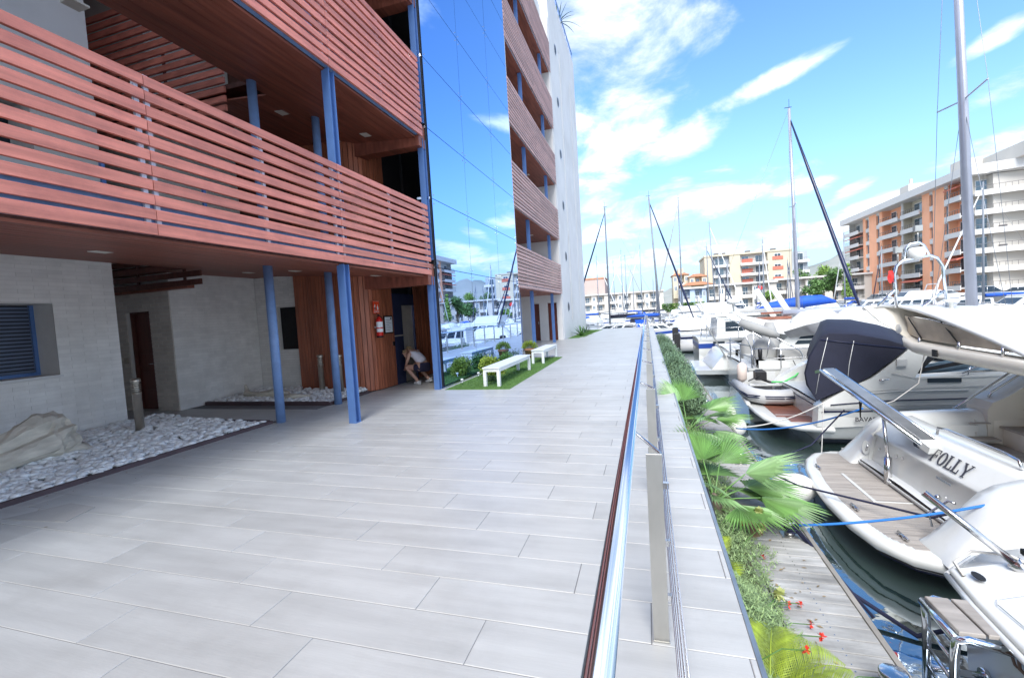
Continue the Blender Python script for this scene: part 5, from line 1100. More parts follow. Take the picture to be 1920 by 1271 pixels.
part('side_cleat', MB().tube([(4.12, 10.0, -.02), (4.28, 10.0, 0)], .016, 8).tube([(4.2, 10.06, -.03), (4.2, 10.0, -.01)], .02, 8), 'steel', BV)
part('portlight', MB().box(4.9, 5.4, 10.06, 10.076, -.08, -.0), 'glass_dark', BV)
# dinghy lying across the platform
dg = empty('inflatable_dinghy', 'pale grey inflatable dinghy with dark outboard lying on the brown swim platform', 'dinghy', (2.9, 12.8, -.9))
c0 = [(3.45, 14.2), (3.42, 12.5), (3.30, 12.15), (3.0, 12.0), (2.65, 12.05), (2.45, 12.3), (2.38, 12.8), (2.35, 14.2)]
part('tube', MB().tube([Vector((x, y, -.72)) for x, y in c0], [.10, .17, .175, .175, .175, .175, .17, .10], 14), 'rib_grey', dg)
for dz_ in (.0, .045): part('rubbing_stripe', MB().tube([Vector((x+(.165 if x > 3.2 else -.165 if x < 2.5 else 0), y-(.165 if y < 12.4 else 0), -.73+dz_)) for x, y in c0], .014, 6), 'stripe_navy', dg)
part('floor', MB().box(2.5, 3.32, 12.2, 14.1, -.8, -.77), 'black_rubber', dg); part('transom_board', MB().box(2.45, 3.35, 14.0, 14.04, -.8, -.4), 'gelcoat_grey', dg)
part('seat', MB().box(2.5, 3.3, 12.9, 13.1, -.6, -.57), 'gelcoat_grey', dg)
q = MB(); q.bbox(2.72, 2.98, 13.3, 13.62, -.52, -.26, .05); ob = part('outboard_motor', q, 'black', dg); part('leg', MB().tube([(2.85, 13.5, -.5), (3.25, 13.35, -.66)], .035, 8), 'black', ob); part('tiller', MB().tube([(2.8, 13.3, -.4), (2.5, 13.1, -.5)], .016, 6), 'black_rubber', ob)
rope([(3.0, 12.9, -.5), (3.3, 13.0, -.52), (3.6, 13.1, -.38), (3.95, 13.4, -.1)], .02, 'rope_green', 'bright green rope lashed over the grey dinghy')
# ---------------------------------------------------------------- 3. sailing yacht with grey wheel covers
OC = empty('sailing_yacht', 'white sailing yacht with grey covered wheels and tall thick mast at the right', 'sailing yacht', (8, 16, WATER))
rows = hull_rows(2.75, 16.1, 13, 3.9, 1.02, 1.5, stern=.93); hull(OC, rows)
part('lettering', text_mb('Oceanis', .10, (2.98, 14.27, -.60), (1, 0, .02), (0, 0, 1), .002), 'letter_pale', OC)
m = MB(); m.prism([Vector((3.55, 14.12, -.3)), Vector((3.3, 14.12, -.8)), Vector((4.3, 14.12, -.8)), Vector((4.5, 14.12, -.3))], (0, -.02, 0)); part('side_step', m, 'gelcoat_grey', OC)
m = MB(); m.box(3.0, 3.2, 14.3, 17.8, -.33, -.12); m.box(3.0, 7.0, 14.25, 14.7, -.33, -.12); m.box(3.0, 7.0, 17.3, 17.8, -.33, -.12); part('cockpit_coaming', m, 'gelcoat', OC)
for y in (15.0, 16.6):
    m = MB(); m.lathe((3.3, y, 0), [(.34, -.35), (.36, -.1), (.33, .2), (.2, .42), (.05, .5)], 16); wc = part('wheel_cover', m, 'grey_canvas', OC)
m = MB(); m.lathe((3.65, 15.8, 0), [(.25, -.3), (.27, .2), (.2, .65), (.12, .9)], 12); part('pedestal_cover', m, 'grey_canvas', OC)
m = MB(); cab(m, 3.55, 4.9, 14.75, .7, .6, -.18, .16, .05, .1); part('bench_cover', m, 'grey_canvas', OC)
cabin(OC, 5.3, 9.8, 16.1, 2.4, 2.0, -.12, .38, .1, 1.4, 4)
for x, y in ((3.6, 14.35), (3.9, 17.6)): part('winch', MB().lathe((x, y, -.12), [(.09, 0), (.07, .03), (.06, .09), (.085, .13), (0, .14)], 14), 'black', OC)
rail(OC, [(2.85, 14.4, -.32), (2.7, 15.2, -.32), (2.7, 17, -.32), (2.85, 17.8, -.32)], .62, 'mast_white', .018)
rail(OC, [(2.85, 14.3, -.32), (3.55, 14.2, -.32), (5.2, 14.15, -.28), (7.4, 14.15, -.2), (9.6, 14.2, -.1)], .55, 'steel', .011)
m = MB(); m.tube([(2.6, 14.6, 1.0), (2.9, 14.5, .85), (3.35, 14.4, .66), (3.55, 14.4, .56)], [.12, .15, .13, .08], 10); part('folded_bimini', m, 'grey_canvas', OC)
m = MB()
for y in (14.35, 17.6): m.tube([(3.3, y, .66), (4.05, y, .14), (4.12, y, .02), (4.1, y, -.4)], .018, 8)
m.tube([(2.9, 14.4, .85), (2.95, 14.4, -.3)], .014, 6); m.tube([(2.62, 14.5, .95), (3.0, 14.4, -.3)], .012, 6); m.tube([(3.35, 14.4, .66), (3.2, 14.4, -.3)], .012, 6); m.tube([(2.6, 14.6, 1.0), (2.6, 17.4, 1.0)], .016, 6); m.tube([(3.3, 14.35, .66), (3.3, 17.6, .66)], .016, 6)
part('bimini_frame', m, 'steel', OC)
m = MB(); m.shell([[Vector((4.75, 14.4, .25)), Vector((4.55, 14.4, .45)), Vector((5.2, 14.5, .66))], [Vector((4.9, 16, .45)), Vector((4.7, 16, .75)), Vector((5.4, 16, .9))], [Vector((4.75, 17.8, .25)), Vector((4.55, 17.8, .45)), Vector((5.2, 17.7, .66))]], (0, 0, .02)); part('spray_hood', m, 'grey_canvas', OC)
m = MB(); m.shell([[Vector((3.82, 14.1, -.32)), Vector((3.86, 14.1, -.5))], [Vector((3.92, 14.08, -.35)), Vector((3.98, 14.08, -.55))]], (0, .004, 0)); fs = part('flagstaff', MB().tube([(3.82, 14.1, -.1), (4.02, 14.1, -.6)], .012, 6), 'black', OC); part('flag', m, 'flag_red', fs)
part('lifebuoy_light', MB().lathe((3.05, 14.3, -.1), [(.05, 0), (.06, .3), (.0, .36)], 8), 'black', OC)
sail_rig(OC, 8.72, 15.75, .1, 14.5, .165, (.46, .75), 1.5, None, None, 'grey_canvas', None, (-.45, 0), (15.5, 16, .1), 'mast_alu')
part('tan_fender', MB().tube([(2.52, 14.05, -.12), (2.52, 14.05, -.2), (2.52, 14.05, -.58), (2.52, 14.05, -.68)], [.04, .13, .13, .05], 12), 'fender_pink', OC)
m = MB(); m.shell([[Vector((7.4, 14.0, 1.0)), Vector((7.4, 14.0, 1.5)), Vector((7.66, 14.0, 2.8))], [Vector((8.2, 14.2, 1.0)), Vector((8.15, 14.2, 1.7)), Vector((7.75, 14.1, 2.8))]], (0, .01, 0))
# ---------------------------------------------------------------- 4. small stern with a raised gangway / 5. big flybridge yacht
F2 = empty('flybridge_yacht', 'large white flybridge yacht with long swept upper deck and small square windows', 'yacht', (8, 20.3, WATER))
rows = hull_rows(2.9, 20.2, 13, 3.8, 1.1, 1.7, stern=.97); hull(F2, rows)
m = MB(); m.hexa([(1.75, 18.6, -1.12), (3.0, 18.5, -1.12), (3.0, 21.9, -1.12), (1.85, 21.7, -1.12)], [(1.7, 18.5, -.95), (3.0, 18.4, -.95), (3.0, 22, -.95), (1.8, 21.8, -.95)]); part('swim_platform', m, 'gelcoat', F2)
m = MB(); m.prism([Vector((2.3, 18.6, -.94)), Vector((2.75, 18.6, -.35)), Vector((3.3, 18.6, -.2)), Vector((3.3, 18.6, -.94))], (0, 3.2, 0)); part('transom', m, 'gelcoat', F2)
part('gangway', MB().bar((2.78, 18.55, -.45), (2.18, 18.6, .72), .14, .05), 'steel_plate', F2)
m = MB(); prof = [(3.05, 1.22), (3.3, 1.02), (3.55, .78), (4.2, .42), (5.0, .28), (7.5, .2), (11, .35), (11, .75), (7, .72), (5.0, .70), (4.2, .86), (3.5, 1.05), (3.2, 1.28)]
m.prism([Vector((x, 18.4, z)) for x, z in prof], (0, .35, 0)); m.prism([Vector((x, 21.6, z)) for x, z in prof], (0, .35, 0)); part('flybridge_side', m, 'gelcoat', F2)
m = MB(); m.hexa([(4.0, 18.76, .42), (11, 18.76, .36), (11, 21.6, .36), (4.0, 21.6, .42)], [(4.0, 18.76, .50), (11, 18.76, .46), (11, 21.6, .46), (4.0, 21.6, .50)]); part('flybridge_deck', m, 'gelcoat', F2)
m = MB(); prof = [(4.6, .3), (4.9, -.3), (4.6, -.3), (10.5, -.2), (10.5, .3)]; m.prism([Vector((x, 18.65, z)) for x, z in [(5.0, .32), (4.4, -.3), (10.5, -.2), (10.5, .34)]], (0, 3.1, 0)); ch = part('cabin', m, 'gelcoat', F2)
for (x0, z0) in ((5.25, .12), (5.12, -.07)): part('window', MB().prism([Vector((x0, 18.64, z0)), Vector((x0+.5, 18.64, z0)), Vector((x0+.58, 18.64, z0+.13)), Vector((x0+.1, 18.64, z0+.13))], (0, -.01, 0)), 'glass_dark', ch)
for i in range(4): part('window', MB().prism([Vector((6.1+i*1.05, 18.64, -.06)), Vector((7.0+i*1.05, 18.64, -.06)), Vector((7.0+i*1.05, 18.64, .22)), Vector((6.2+i*1.05, 18.64, .22))], (0, -.01, 0)), 'glass_dark', ch)
part('radar', MB().lathe((3.12, 18.6, 0), [(.03, 1.2), (.05, 1.5), (.22, 1.53), (.24, 1.6), (.22, 1.7), (0, 1.72)], 16), 'gelcoat_grey', F2)
m = MB(); m.tube([(5.2, 19.4, .66), (5.6, 19.4, .78), (6.4, 19.4, .86), (6.9, 19.4, .7)], [.1, .3, .3, .1], 10); m.tube([(6.8, 20, .7), (7.3, 20, .86), (8.2, 20, .82), (8.6, 20, .7)], [.1, .3, .28, .1], 10); part('seat_covers', m, 'pale_canvas', F2)
# 6. blue striped motor cruiser
B3 = empty('motor_cruiser', 'white motor cruiser with broad blue hull stripe and long boxy wheelhouse', 'motorboat', (6, 24.5, WATER))
rows = hull_rows(2.3, 24.4, 10, 3.3, 1.25, 1.8, stern=.9); hull(B3, rows, stripe='stripe_blue')
cabin(B3, 3.1, 8.2, 24.4, 2.5, 2.3, -.1, .85, .1, .9, 4)
m = MB(); m.bbox(2.5, 7.8, 23.2, 25.6, .92, 1.0, .03); part('canopy_roof', m, 'gelcoat', B3)
for x in (2.7, 4.2): 
    for y in (23.3, 25.5): part('roof_post', MB().tube([(x, y, -.1), (x, y, .92)], .02, 6), 'steel', B3)
for x in (2.9, 3.8, 4.7): part('porthole', MB().bbox(x, x+.5, 22.74, 22.77, -.32, -.2, .005), 'glass_dark', B3)
rail(B3, [(2.4, 22.95, -.1), (4, 22.8, -.08), (6, 22.75, -.02), (8, 22.9, .1)], .5, 'steel', .012)
# 7. near boat at the bottom right
AB = empty('motorboat', 'white motorboat lettered ABB with tubular stern ladder at the bottom right corner', 'motorboat', (4, 3, WATER))
ST = [(2.12, 4.10), (2.06, 3.7), (2.02, 3.2), (2.0, 2.4), (2.02, 1.6), (2.1, 1.3)]
def stn(ins, z, dx=0): return [Vector((x+ins, y, z)) for x, y in ST]
m = MB(); m.grid([stn(.13, -1.5), stn(.11, -1.2), stn(.08, -.75), stn(.06, -.6), stn(.03, -.555), stn(0, -.53), stn(.0, -.505), stn(.02, -.49), stn(.06, -.485), stn(.40, -.40), stn(.46, -.39)]); part('transom', m, 'gelcoat', AB)
m = MB(); far = [(.13, -1.5), (.11, -1.2), (.08, -.75), (.03, -.555), (0, -.52), (.06, -.485), (.40, -.40), (.46, -.39)]
m.grid([[Vector((2.12+a, 4.10, b)) for a, b in far], [Vector((2.42+a, 4.38, b+.0)) for a, b in far], [Vector((5+a, 4.42, b+.12)) for a, b in far], [Vector((9+a, 3.3, b+.3)) for a, b in far]]); part('hull', m, 'gelcoat', AB)
m = MB(); m.shell([[Vector((2.50, 1.3, -.39)), Vector((2.50, 4.1, -.39)), Vector((2.8, 4.36, -.385))], [Vector((2.56, 1.3, -.30)), Vector((2.56, 3.9, -.30)), Vector((2.85, 4.15, -.30))], [Vector((6, 1.3, -.2)), Vector((6, 3.8, -.2)), Vector((6, 4.0, -.2))]], (0, 0, .02)); part('deck', m, 'deck_white', AB)
part('rub_rail', MB().tube([Vector((x-.015, y, -.545)) for x, y in ST]+[], .022, 8).tube([(2.105, 4.1, -.545), (2.42, 4.40, -.545), (5, 4.44, -.42)], .022, 8), 'gelcoat_grey', AB)
m = MB(); q = [(2.13, 3.62), (2.13, 3.2), (2.17, 3.12), (2.38, 3.12), (2.38, 3.7), (2.16, 3.68)]
m.tube([Vector((x, y, -.485+(x-2.06)*.25+.004)) for x, y in q+[q[0]]], .004, 5); part('hatch_line', m, 'gelcoat_grey', AB)
part('lettering', text_mb('ABB', .20, (2.088, 3.53, -.72), (.0, -1, 0), (-.08, 0, 1), .003, .003), 'letter_brown', AB)
part('drain', MB().prism([Vector((2.20+.03*math.cos(t*math.pi/6), 3.93+.06*math.sin(t*math.pi/6), -.447+.0*t)) for t in range(12)], (0, 0, .008)), 'black', AB)
part('folded_post', MB().tube([(2.45, 4.02, -.36), (2.05, 4.28, .02)], .026, 10).tube([(2.45, 4.02, -.36), (2.52, 3.98, -.42)], .05, 10), 'steel', AB)
part('bow_winch', MB().box(2.6, 2.9, 4.1, 4.2, -.38, -.34).tube([(2.85, 4.15, -.34), (2.85, 4.15, -.22)], .03, 10), 'black', AB)
ld = part('stern_ladder', MB().tube([(2.15, 3.78, -.62), (1.86, 3.78, -.56), (1.80, 3.76, -.58), (1.80, 3.74, -.7), (1.80, 3.74, -1.32)], .026, 10).tube([(2.12, 3.36, -.62), (1.83, 3.36, -.56), (1.78, 3.38, -.58), (1.78, 3.40, -.7), (1.78, 3.40, -1.32)], .026, 10).tube([(1.79, 3.77, -.575), (1.775, 3.37, -.575)], .026, 10), 'chrome', AB)
for z in (-.74, -.88, -1.02, -1.16): part('rung', MB().tube([(1.80, 3.74, z), (1.78, 3.40, z)], .014, 8), 'chrome', ld)
for y in (3.74, 3.40):
    part('standoff', MB().tube([(1.79, y, -1.05), (2.14, y, -1.05)], .024, 8), 'chrome', ld); part('flange', MB().tube([(2.11, y, -1.05), (2.14, y, -1.05)], .05, 12), 'chrome', ld); part('flange', MB().tube([(2.10, y+.03*(1 if y > 3.5 else -1), -.615), (2.14, y+.03*(1 if y > 3.5 else -1), -.62)], .05, 12), 'chrome', ld)
for a, b in ((1.80, 1.935), (1.95, 2.09)): part('ladder_plank', MB().bbox(a, b, 3.39, 3.76, -.555, -.53, .005), 'teak', ld)
# ---------------------------------------------------------------- mooring ropes
rope([(1.40, 5.33, -.80), (3.85, 5.30, -.16)], .013, 'rope_blue', 'bright blue mooring rope from the nearest bollard to the rounded swim platform yacht', .10)
rope([(1.55, 7.2, -.86), (1.9, 6.9, -.95), (2.35, 6.35, -.88), (2.8, 5.7, -.78), (3.1, 5.4, -.5), (3.6, 5.25, -.19)], .013, 'rope_navy', 'dark rope crossing the round teak swim platform', 0)
rope([(1.38, 7.62, -.82), (1.7, 7.9, -.98), (2.1, 8.4, -1.02), (2.6, 8.7, -.9), (3.1, 8.72, -.3)], .012, 'rope_navy', 'dark rope from the second bollard round the white buoy to the yacht quarter', 0)
rope([(1.70, 10.3, -1.05), (3.35, 8.68, -.26)], .014, 'rope_blue', 'blue rope sagging over the dark water beside the cruiser', .14)
rope([(1.8, 10.6, -1.1), (3.25, 10.0, -.42)], .012, 'rope_white', 'white rope from the buoys to the navy covered cruiser', .12)
rope([(3.2, 9.98, -.45), (2.9, 9.2, -1.3)], .009, 'rope_white', 'thin pale rope dropping from the cruiser into the water', .05)
rope([(1.42, 5.25, -.82), (1.75, 4.85, -1.2), (2.1, 4.5, -1.32), (2.6, 4.6, -1.2), (3.1, 4.95, -.9)], .020, 'rope_navy', 'thick knotted navy rope dipping into the water below the nearest bollard', 0)
rope([(1.42, 5.28, -.80), (1.6, 4.95, -1.0), (1.85, 4.65, -1.3)], .014, 'rope_navy', 'second navy rope from the nearest bollard into the water', 0)
rope([(2.2, 4.05, -.50), (2.14, 3.98, -.48), (2.17, 4.14, -.46), (2.32, 4.22, -.40), (2.45, 4.05, -.33), (2.52, 3.9, -.34)], .010, 'rope_white', 'pale rope coiled round the corner of the bottom right motorboat', 0)
rope([(4.02, 8.3, .76), (3.95, 8.35, .2), (3.7, 8.5, -.1), (3.5, 8.6, -.22)], .008, 'rope_white', 'thin white line hanging from the hardtop to the yacht quarter', 0)
rope([(4.45, 8.5, -.2), (4.5, 8.1, -.3), (4.46, 8.0, -.5)], .008, 'rope_white', 'short cord hanging inside the yacht cockpit', 0)
q = MB().tube([Vector((1.38+.062*math.cos(t*.7), 5.3+.062*math.sin(t*.7), -.86+t*.003)) for t in range(28)], .013, 6); solo('rope_coil', q, 'rope_navy', 'navy rope coil wound round the nearest bollard', 'rope', (1.38, 5.3, -.85))
# ================================================================ far shore
struct('far_quay', MB().box(-60, 33, 108, 400, WATER-2, -.12), 'quay_ground')
struct('right_quay', MB().box(33, 400, 34, 400, WATER-2, -.12), 'quay_ground')
struct('quay_road', MB().box(34.5, 43, 36, 130, -.119, -.11), 'asphalt')
# hills
m = MB(); rg = random.Random(12); rowsH = []
def ridge(a):   # elevation (tangent) of the skyline per azimuth in degrees
    return .012+.058*math.exp(-((a-21)/6.5)**2)+.062*math.exp(-((a-31)/6)**2)+.03*math.exp(-((a-8)/7)**2)+.035*math.exp(-((a-48)/9)**2)+.02*math.exp(-((a+10)/6)**2)
for f in (0, .15, .35, .6, .85, 1, 1.06):
    rr = []
    for i in range(141):
        a = -35+i*.9; D = 900+f*700; h = ridge(a)*1600*(math.sin(f*math.pi/2)**1.3 if f <= 1 else .9)+10*math.sin(i*.7+f*9)*f+7*math.sin(i*1.9+f*23)*f
        rr.append(Vector((math.sin(R(a))*D, math.cos(R(a))*D, -2+h)))
    rowsH.append(rr)
m.grid(rowsH); struct('hills', m, 'hill')
# ---- facades made of bays; local axes: s along the front, o outwards, z up
def facade(par, p0, dr, zs, h, bays, wall, back='cream_wall', rl='rail_dark', depth=1.3, seed=1):
    p0 = Vector(p0); D = Vector((dr[0], dr[1], 0)).normalized(); Nn = Vector((D.y, -D.x, 0))
    def put(name, mb, mat, pr): mb.v = [tuple(p0+D*p[0]+Nn*p[1]+Vector((0, 0, p[2]))) for p in mb.v]; return part(name, mb, mat, pr)
    rg = random.Random(seed); s = 0; zb, zt = zs[0]-1.5, zs[-1]+h
    for (w_, kind, *ex) in bays:
        a, b = s, s+w_; c = ex[0] if ex else wall
        if kind == 'wall': put('wall', MB().box(a, b, -2, .02*(len(bays) % 3), zb, zt), c, par)
        elif kind == 'strip':
            st = put('wall', MB().box(a, b, -2, -.25, zb, zt), 'balcony_white', par)
            for z in zs: put('window', MB().box(a+.15, b-.15, -.24, -.2, z+.5, z+h-.55), 'glass_pane', st); put('panel', MB().box(a, b, -.25, .03, z+h-.45, z+h+.35), 'balcony_white', st)
        elif kind == 'win':
            wl = put('wall', MB().box(a, b, -2, 0, zb, zt), c, par)
            for z in zs:
                n = max(1, int(w_/2.2))
                for i in range(n):
                    x0 = a+w_*(i+.2)/n; x1 = a+w_*(i+.8)/n; fr = put('window', MB().box(x0, x1, .003, .05, z+.9, z+h-.6), 'white_paint', wl); put('pane', MB().box(x0+.08, (x0+x1)/2-.04, .055, .07, z+.98, z+h-.68), 'glass_pane', fr); put('pane', MB().box((x0+x1)/2+.04, x1-.08, .055, .07, z+.98, z+h-.68), 'glass_pane', fr)
        elif kind == 'balc':
            bk = put('wall', MB().box(a, b, -2.4, -depth, zb, zt), ex[0] if ex else back, par)
            put('wall', MB().box(a, a+.12, -depth, -.1, zb, zt), ex[0] if ex else back, par)
            for i, z in enumerate(zs):
                out = ex[1] if len(ex) > 1 else .35
                bl = put('balcony', MB().box(a+.13, b-.02, -depth+.01, out-.13, z-.13, z+.06), 'balcony_white', par)
                put('parapet', MB().box(a+.1, b, out-.12, out, z-.35, z+.42), 'balcony_white', bl)
                q = MB(); q.box(a+.1, b, out-.08, out-.04, z+1.0, z+1.06)
                n = max(2, int(w_/.6))
                for k in range(n+1): q.box(a+.1+(w_-.16)*k/n, a+.14+(w_-.16)*k/n, out-.08, out-.04, z+.42, z+1.0)
                put('rail', q, rl, bl)
                n = max(1, int(w_/3.2))
                for k in range(n):
                    x0 = a+w_*(k+.15)/n+.1; x1 = a+w_*(k+.7)/n; d_ = put('balcony_door', MB().box(x0, x1, -depth+.003, -depth+.05, z+.1, z+h-.55), 'white_paint', bk); put('pane', MB().box(x0+.08, (x0+x1)/2-.03, -depth+.055, -depth+.07, z+.18, z+h-.65), 'glass_pane', d_); put('pane', MB().box((x0+x1)/2+.03, x1-.08, -depth+.055, -depth+.07, z+.18, z+h-.65), 'glass_pane', d_)
                if rg.random() < .38 and (len(ex) < 3 or ex[2]): q = MB(); q.prism([Vector((a+.3, -depth+.1, z+h-.35)), Vector((a+.3, out+.25, z+h-.95)), Vector((a+.3, out+.25, z+h-1.15)), Vector((a+.3, -depth+.1, z+h-.45))], (w_-.6, 0, 0)); put('awning', q, 'awning', bl)
                if rg.random() < .3: q = MB(); q.box(a+w_*.4, a+w_*.4+.8, -.5, .1, z+.1, z+.75); put('terrace_table', q, 'rail_dark', bl)
        s += w_
    return s
# 1 orange and white block
ob = empty('apartment_block', 'orange and white seven storey apartment block with striped awnings on the right shore', 'building', (46, 105, 0))
zs = [1.5+2.7*k for k in range(6)]
T_ = facade(ob, (46, 125, 0), (0, -1), zs, 2.7, [(7.3, 'balc', 'white_wall', 1.0), (1.3, 'wall'), (1.5, 'strip'), (3.2, 'wall'), (1.3, 'strip'), (1.1, 'wall'), (7.1, 'balc', 'orange_wall', .7), (.5, 'wall', 'balcony_white'), (6.1, 'balc', 'cream_wall', .5), (2.1, 'wall'), (.9, 'strip'), (3.0, 'wall'), (.8, 'strip'), (3.8, 'balc', 'orange_wall', .5)], 'orange_wall', 'orange_wall', seed=3)
part('wall', MB().box(48.3, 62, 83, 125, -1, 17.6), 'white_wall', ob)
part('roof', MB().box(44.6, 62, 82.5, 126, 17.7, 18.9), 'balcony_white', ob); part('roof', MB().box(46.5, 62, 84, 124.5, 18.9, 19.3), 'grey_wall', ob)
for y in (88, 103): part('chimney', MB().box(47.5, 50, y, y+3.0, 19.3, 21.3).box(48.2, 48.6, y+1, y+1.4, 21.3, 22.4), 'white_wall', ob)
wb = empty('apartment_block', 'white apartment block with long curved balconies at the right edge', 'building', (58, 78, 0))
facade(wb, (46.2, 83.6, 0), (1, -.28), [1.2+2.75*k for k in range(6)], 2.75, [(7.0, 'balc', 'white_wall', .9, False), (6.5, 'balc', 'white_wall', 1.2), (7, 'balc', 'cream_wall', 1.4), (12, 'balc', 'white_wall', 1.2)], 'white_wall', 'white_wall', seed=8)
m = MB(); m.prism([Vector((45.5, 83.0, 17.8)), Vector((78, 73.8, 17.8)), Vector((82, 84, 17.8)), Vector((46, 90, 17.8))], (0, 0, 1.3)); part('roof', m, 'balcony_white', wb)
part('penthouse', MB().box(50, 62, 80, 88, 19.1, 21), 'white_wall', wb); part('wall', MB().prism([Vector((48.5, 84, 0)), Vector((78, 76.5, 0)), Vector((80, 84, 0)), Vector((48.5, 88, 0))], (0, 0, 17.8)), 'white_wall', wb)
# 2 cream modern block
cb = empty('apartment_block', 'cream four storey apartment block with grey balconies and red brown shutters', 'building', (30, 153, 0))
facade(cb, (17.8, 152.6, 0), (1, 0), [3.2+3.1*k for k in range(4)], 3.1, [(2.3, 'wall'), (4.8, 'balc', 'grey_wall', .2, False), (2.9, 'wall'), (7.5, 'balc', 'white_wall', .7, False), (1.2, 'wall'), (2.9, 'win'), (2.3, 'wall')], 'cream_wall', 'white_wall', seed=5)
for z in (6.9, 10.0, 13.0):
    part('shutter', MB().box(36.6, 39.4, 152.45, 152.53, z+.2, z+1.2), 'awning', cb); part('shutter', MB().box(28.5, 31.5, 153.7, 153.85, z-.5, z+1.2), 'awning', cb)
part('wall', MB().box(18, 41.6, 154.7, 168, 0, 15.5), 'cream_wall', cb); part('parapet', MB().box(17.7, 41.8, 152.4, 168, 15.6, 16.1), 'cream_wall', cb)
for x in (21, 23, 30, 37): part('roof_unit', MB().box(x, x+1.4, 156, 157, 16.1, 16.9), 'rail_dark', cb)
gb = empty('apartment_block', 'narrow grey apartment block directly right of the cream one', 'building', (45, 156, 0))
facade(gb, (41.9, 155, 0), (1, 0), [3+3.1*k for k in range(4)], 3.1, [(1, 'wall'), (4.0, 'balc', 'grey_wall', .3, False)], 'grey_wall', 'grey_wall', seed=2); part('wall', MB().box(41.9, 47, 157.5, 168, 0, 15.6), 'grey_wall', gb)
# 3 yellow tiled villas
def villa(x, y, w_, z, lab, tower=True):
    t = empty('villa', lab, 'house', (x, y, 0)); facade(t, (x, y, 0), (1, 0), [z-5.6, z-2.8], 2.8, [(w_*.3, 'win'), (w_*.4, 'balc', 'cream_dark', .1, False), (w_*.3, 'win')], 'cream_wall', 'cream_dark', seed=int(x*3) % 9)
    part('wall', MB().box(x+.1, x+w_-.1, y+2.5, y+11, 0, z), 'cream_wall', t); m = MB(); m.hexa([(x-.4, y-.4, z), (x+w_+.4, y-.4, z), (x+w_+.4, y+11, z), (x-.4, y+11, z)], [(x+w_*.3, y+4, z+1.1), (x+w_*.7, y+4, z+1.1), (x+w_*.7, y+7, z+1.1), (x+w_*.3, y+7, z+1.1)]); rf_ = part('roof', m, 'roof_tile', t)
    if tower: part('tower', MB().box(x+w_*.35, x+w_*.7, y+2, y+6, z, z+2.2), 'cream_wall', t); part('chimney', MB().box(x+w_*.1, x+w_*.1+.8, y+3, y+3.8, z, z+1.8), 'cream_wall', rf_)
villa(8.2, 149, 4.6, 10.6, 'cream tiled villa with a small tower left of the cream apartments'); villa(12.8, 147, 4.9, 9.6, 'lower cream tiled villa touching the cream apartments', False); villa(10, 142, 9, 6.9, 'cream tiled house in front of the two taller villas', False)
# 4 low white terraces on the far quay
def terrace(x0, x1, y, z, lab, mat='white_wall', n=4, seed=1):
    t = empty('terrace_house', lab, 'building', (x0, y, 0)); w_ = (x1-x0)/n
    facade(t, (x0, y, 0), (1, 0), [z-5.4, z-2.7], 2.7, sum([[(w_*.62, 'balc', mat, .2, False), (w_*.38, 'win' if (i+seed) % 2 else 'wall')] for i in range(n)], []), mat, mat, 'balcony_white', seed=seed)
    part('wall', MB().box(x0, x1, y+2.4, y+10, 0, z), mat, t); part('roof', MB().box(x0-.2, x1+.2, y-.6, y+10, z+.02, z+.4), 'balcony_white', t)
terrace(-24, 5.2, 150, 6.1, 'long low white terrace with brown shaded balconies on the far quay', n=7, seed=4)
terrace(8.2, 13.4, 113, 5.0, 'pale blue white cube building on the far quay', 'blue_wall', 2, 2)
terrace(13.6, 27.5, 112, 5.2, 'white two storey terrace behind the marina with a red sign', n=4, seed=5)
terrace(27.8, 46, 114, 5.6, 'white two storey terrace behind the green trees', n=5, seed=6)
so_ = solo('shop_sign', MB().prism([Vector((24.2+.5*math.cos(t*math.pi/8), 111.7, 4.2+.5*math.sin(t*math.pi/8))) for t in range(16)], (0, -.08, 0)), 'flag_red', 'small round red sign on the white terrace', 'sign', (24.2, 111.7, 4.2))
pk = empty('apartment_block', 'pinkish windowless tower block just right of the white end wall', 'building', (-16, 158, 0))
part('wall', MB().box(-22, -13.4, 158, 170, 0, 11.9), 'pink_wall', pk); part('roof', MB().box(-22.2, -13.2, 157.8, 170, 11.9, 12.4), 'roof_tile', pk)
# hotel tower seen mirrored in the glass stands farther right along the quay
# ---- trees
def tree(x, y, h, r, lab, mat, seed, n=2600, trunk_h=.35, conifer=False):
    rg = random.Random(seed); t = empty('tree', lab, 'tree', (x, y, -.1)); m = MB(); m.tube([(x, y, -.1), (x+rg.uniform(-.2, .2), y, h*trunk_h), (x+rg.uniform(-.3, .3), y, h*.8)], [r*.09, r*.06, r*.02], 8)
    lobes = []
    for i in range(9 if not conifer else 7):
        if conifer: c = Vector((x, y, h*(.2+.75*i/7))); rr = r*(1-.8*i/7)
        else:
            a = rg.uniform(0, 6.28); q = rg.uniform(.1, .75)*r; c = Vector((x+math.cos(a)*q, y+math.sin(a)*q, h*rg.uniform(.45, .88))); rr = r*rg.uniform(.28, .5); m.tube([(x, y, h*.3), c], [r*.03, r*.01], 5)
        lobes.append((c, rr))
    part('trunk', m, 'bark', t); m = MB()
    for _ in range(n):
        c, rr = rg.choice(lobes); d = Vector((rg.gauss(0, 1), rg.gauss(0, 1), rg.gauss(0, .8))).normalized(); p = c+d*rr*rg.uniform(.4, 1.15); u = Vector((rg.gauss(0, 1), rg.gauss(0, 1), rg.gauss(0, 1))).normalized()*rg.uniform(.12, .26); v = u.cross(d).normalized()*rg.uniform(.08, .18)
        m.add([p-u, p+v, p+u, p-v], [(0, 1, 2, 3)])
    part('crown', m, mat, t)
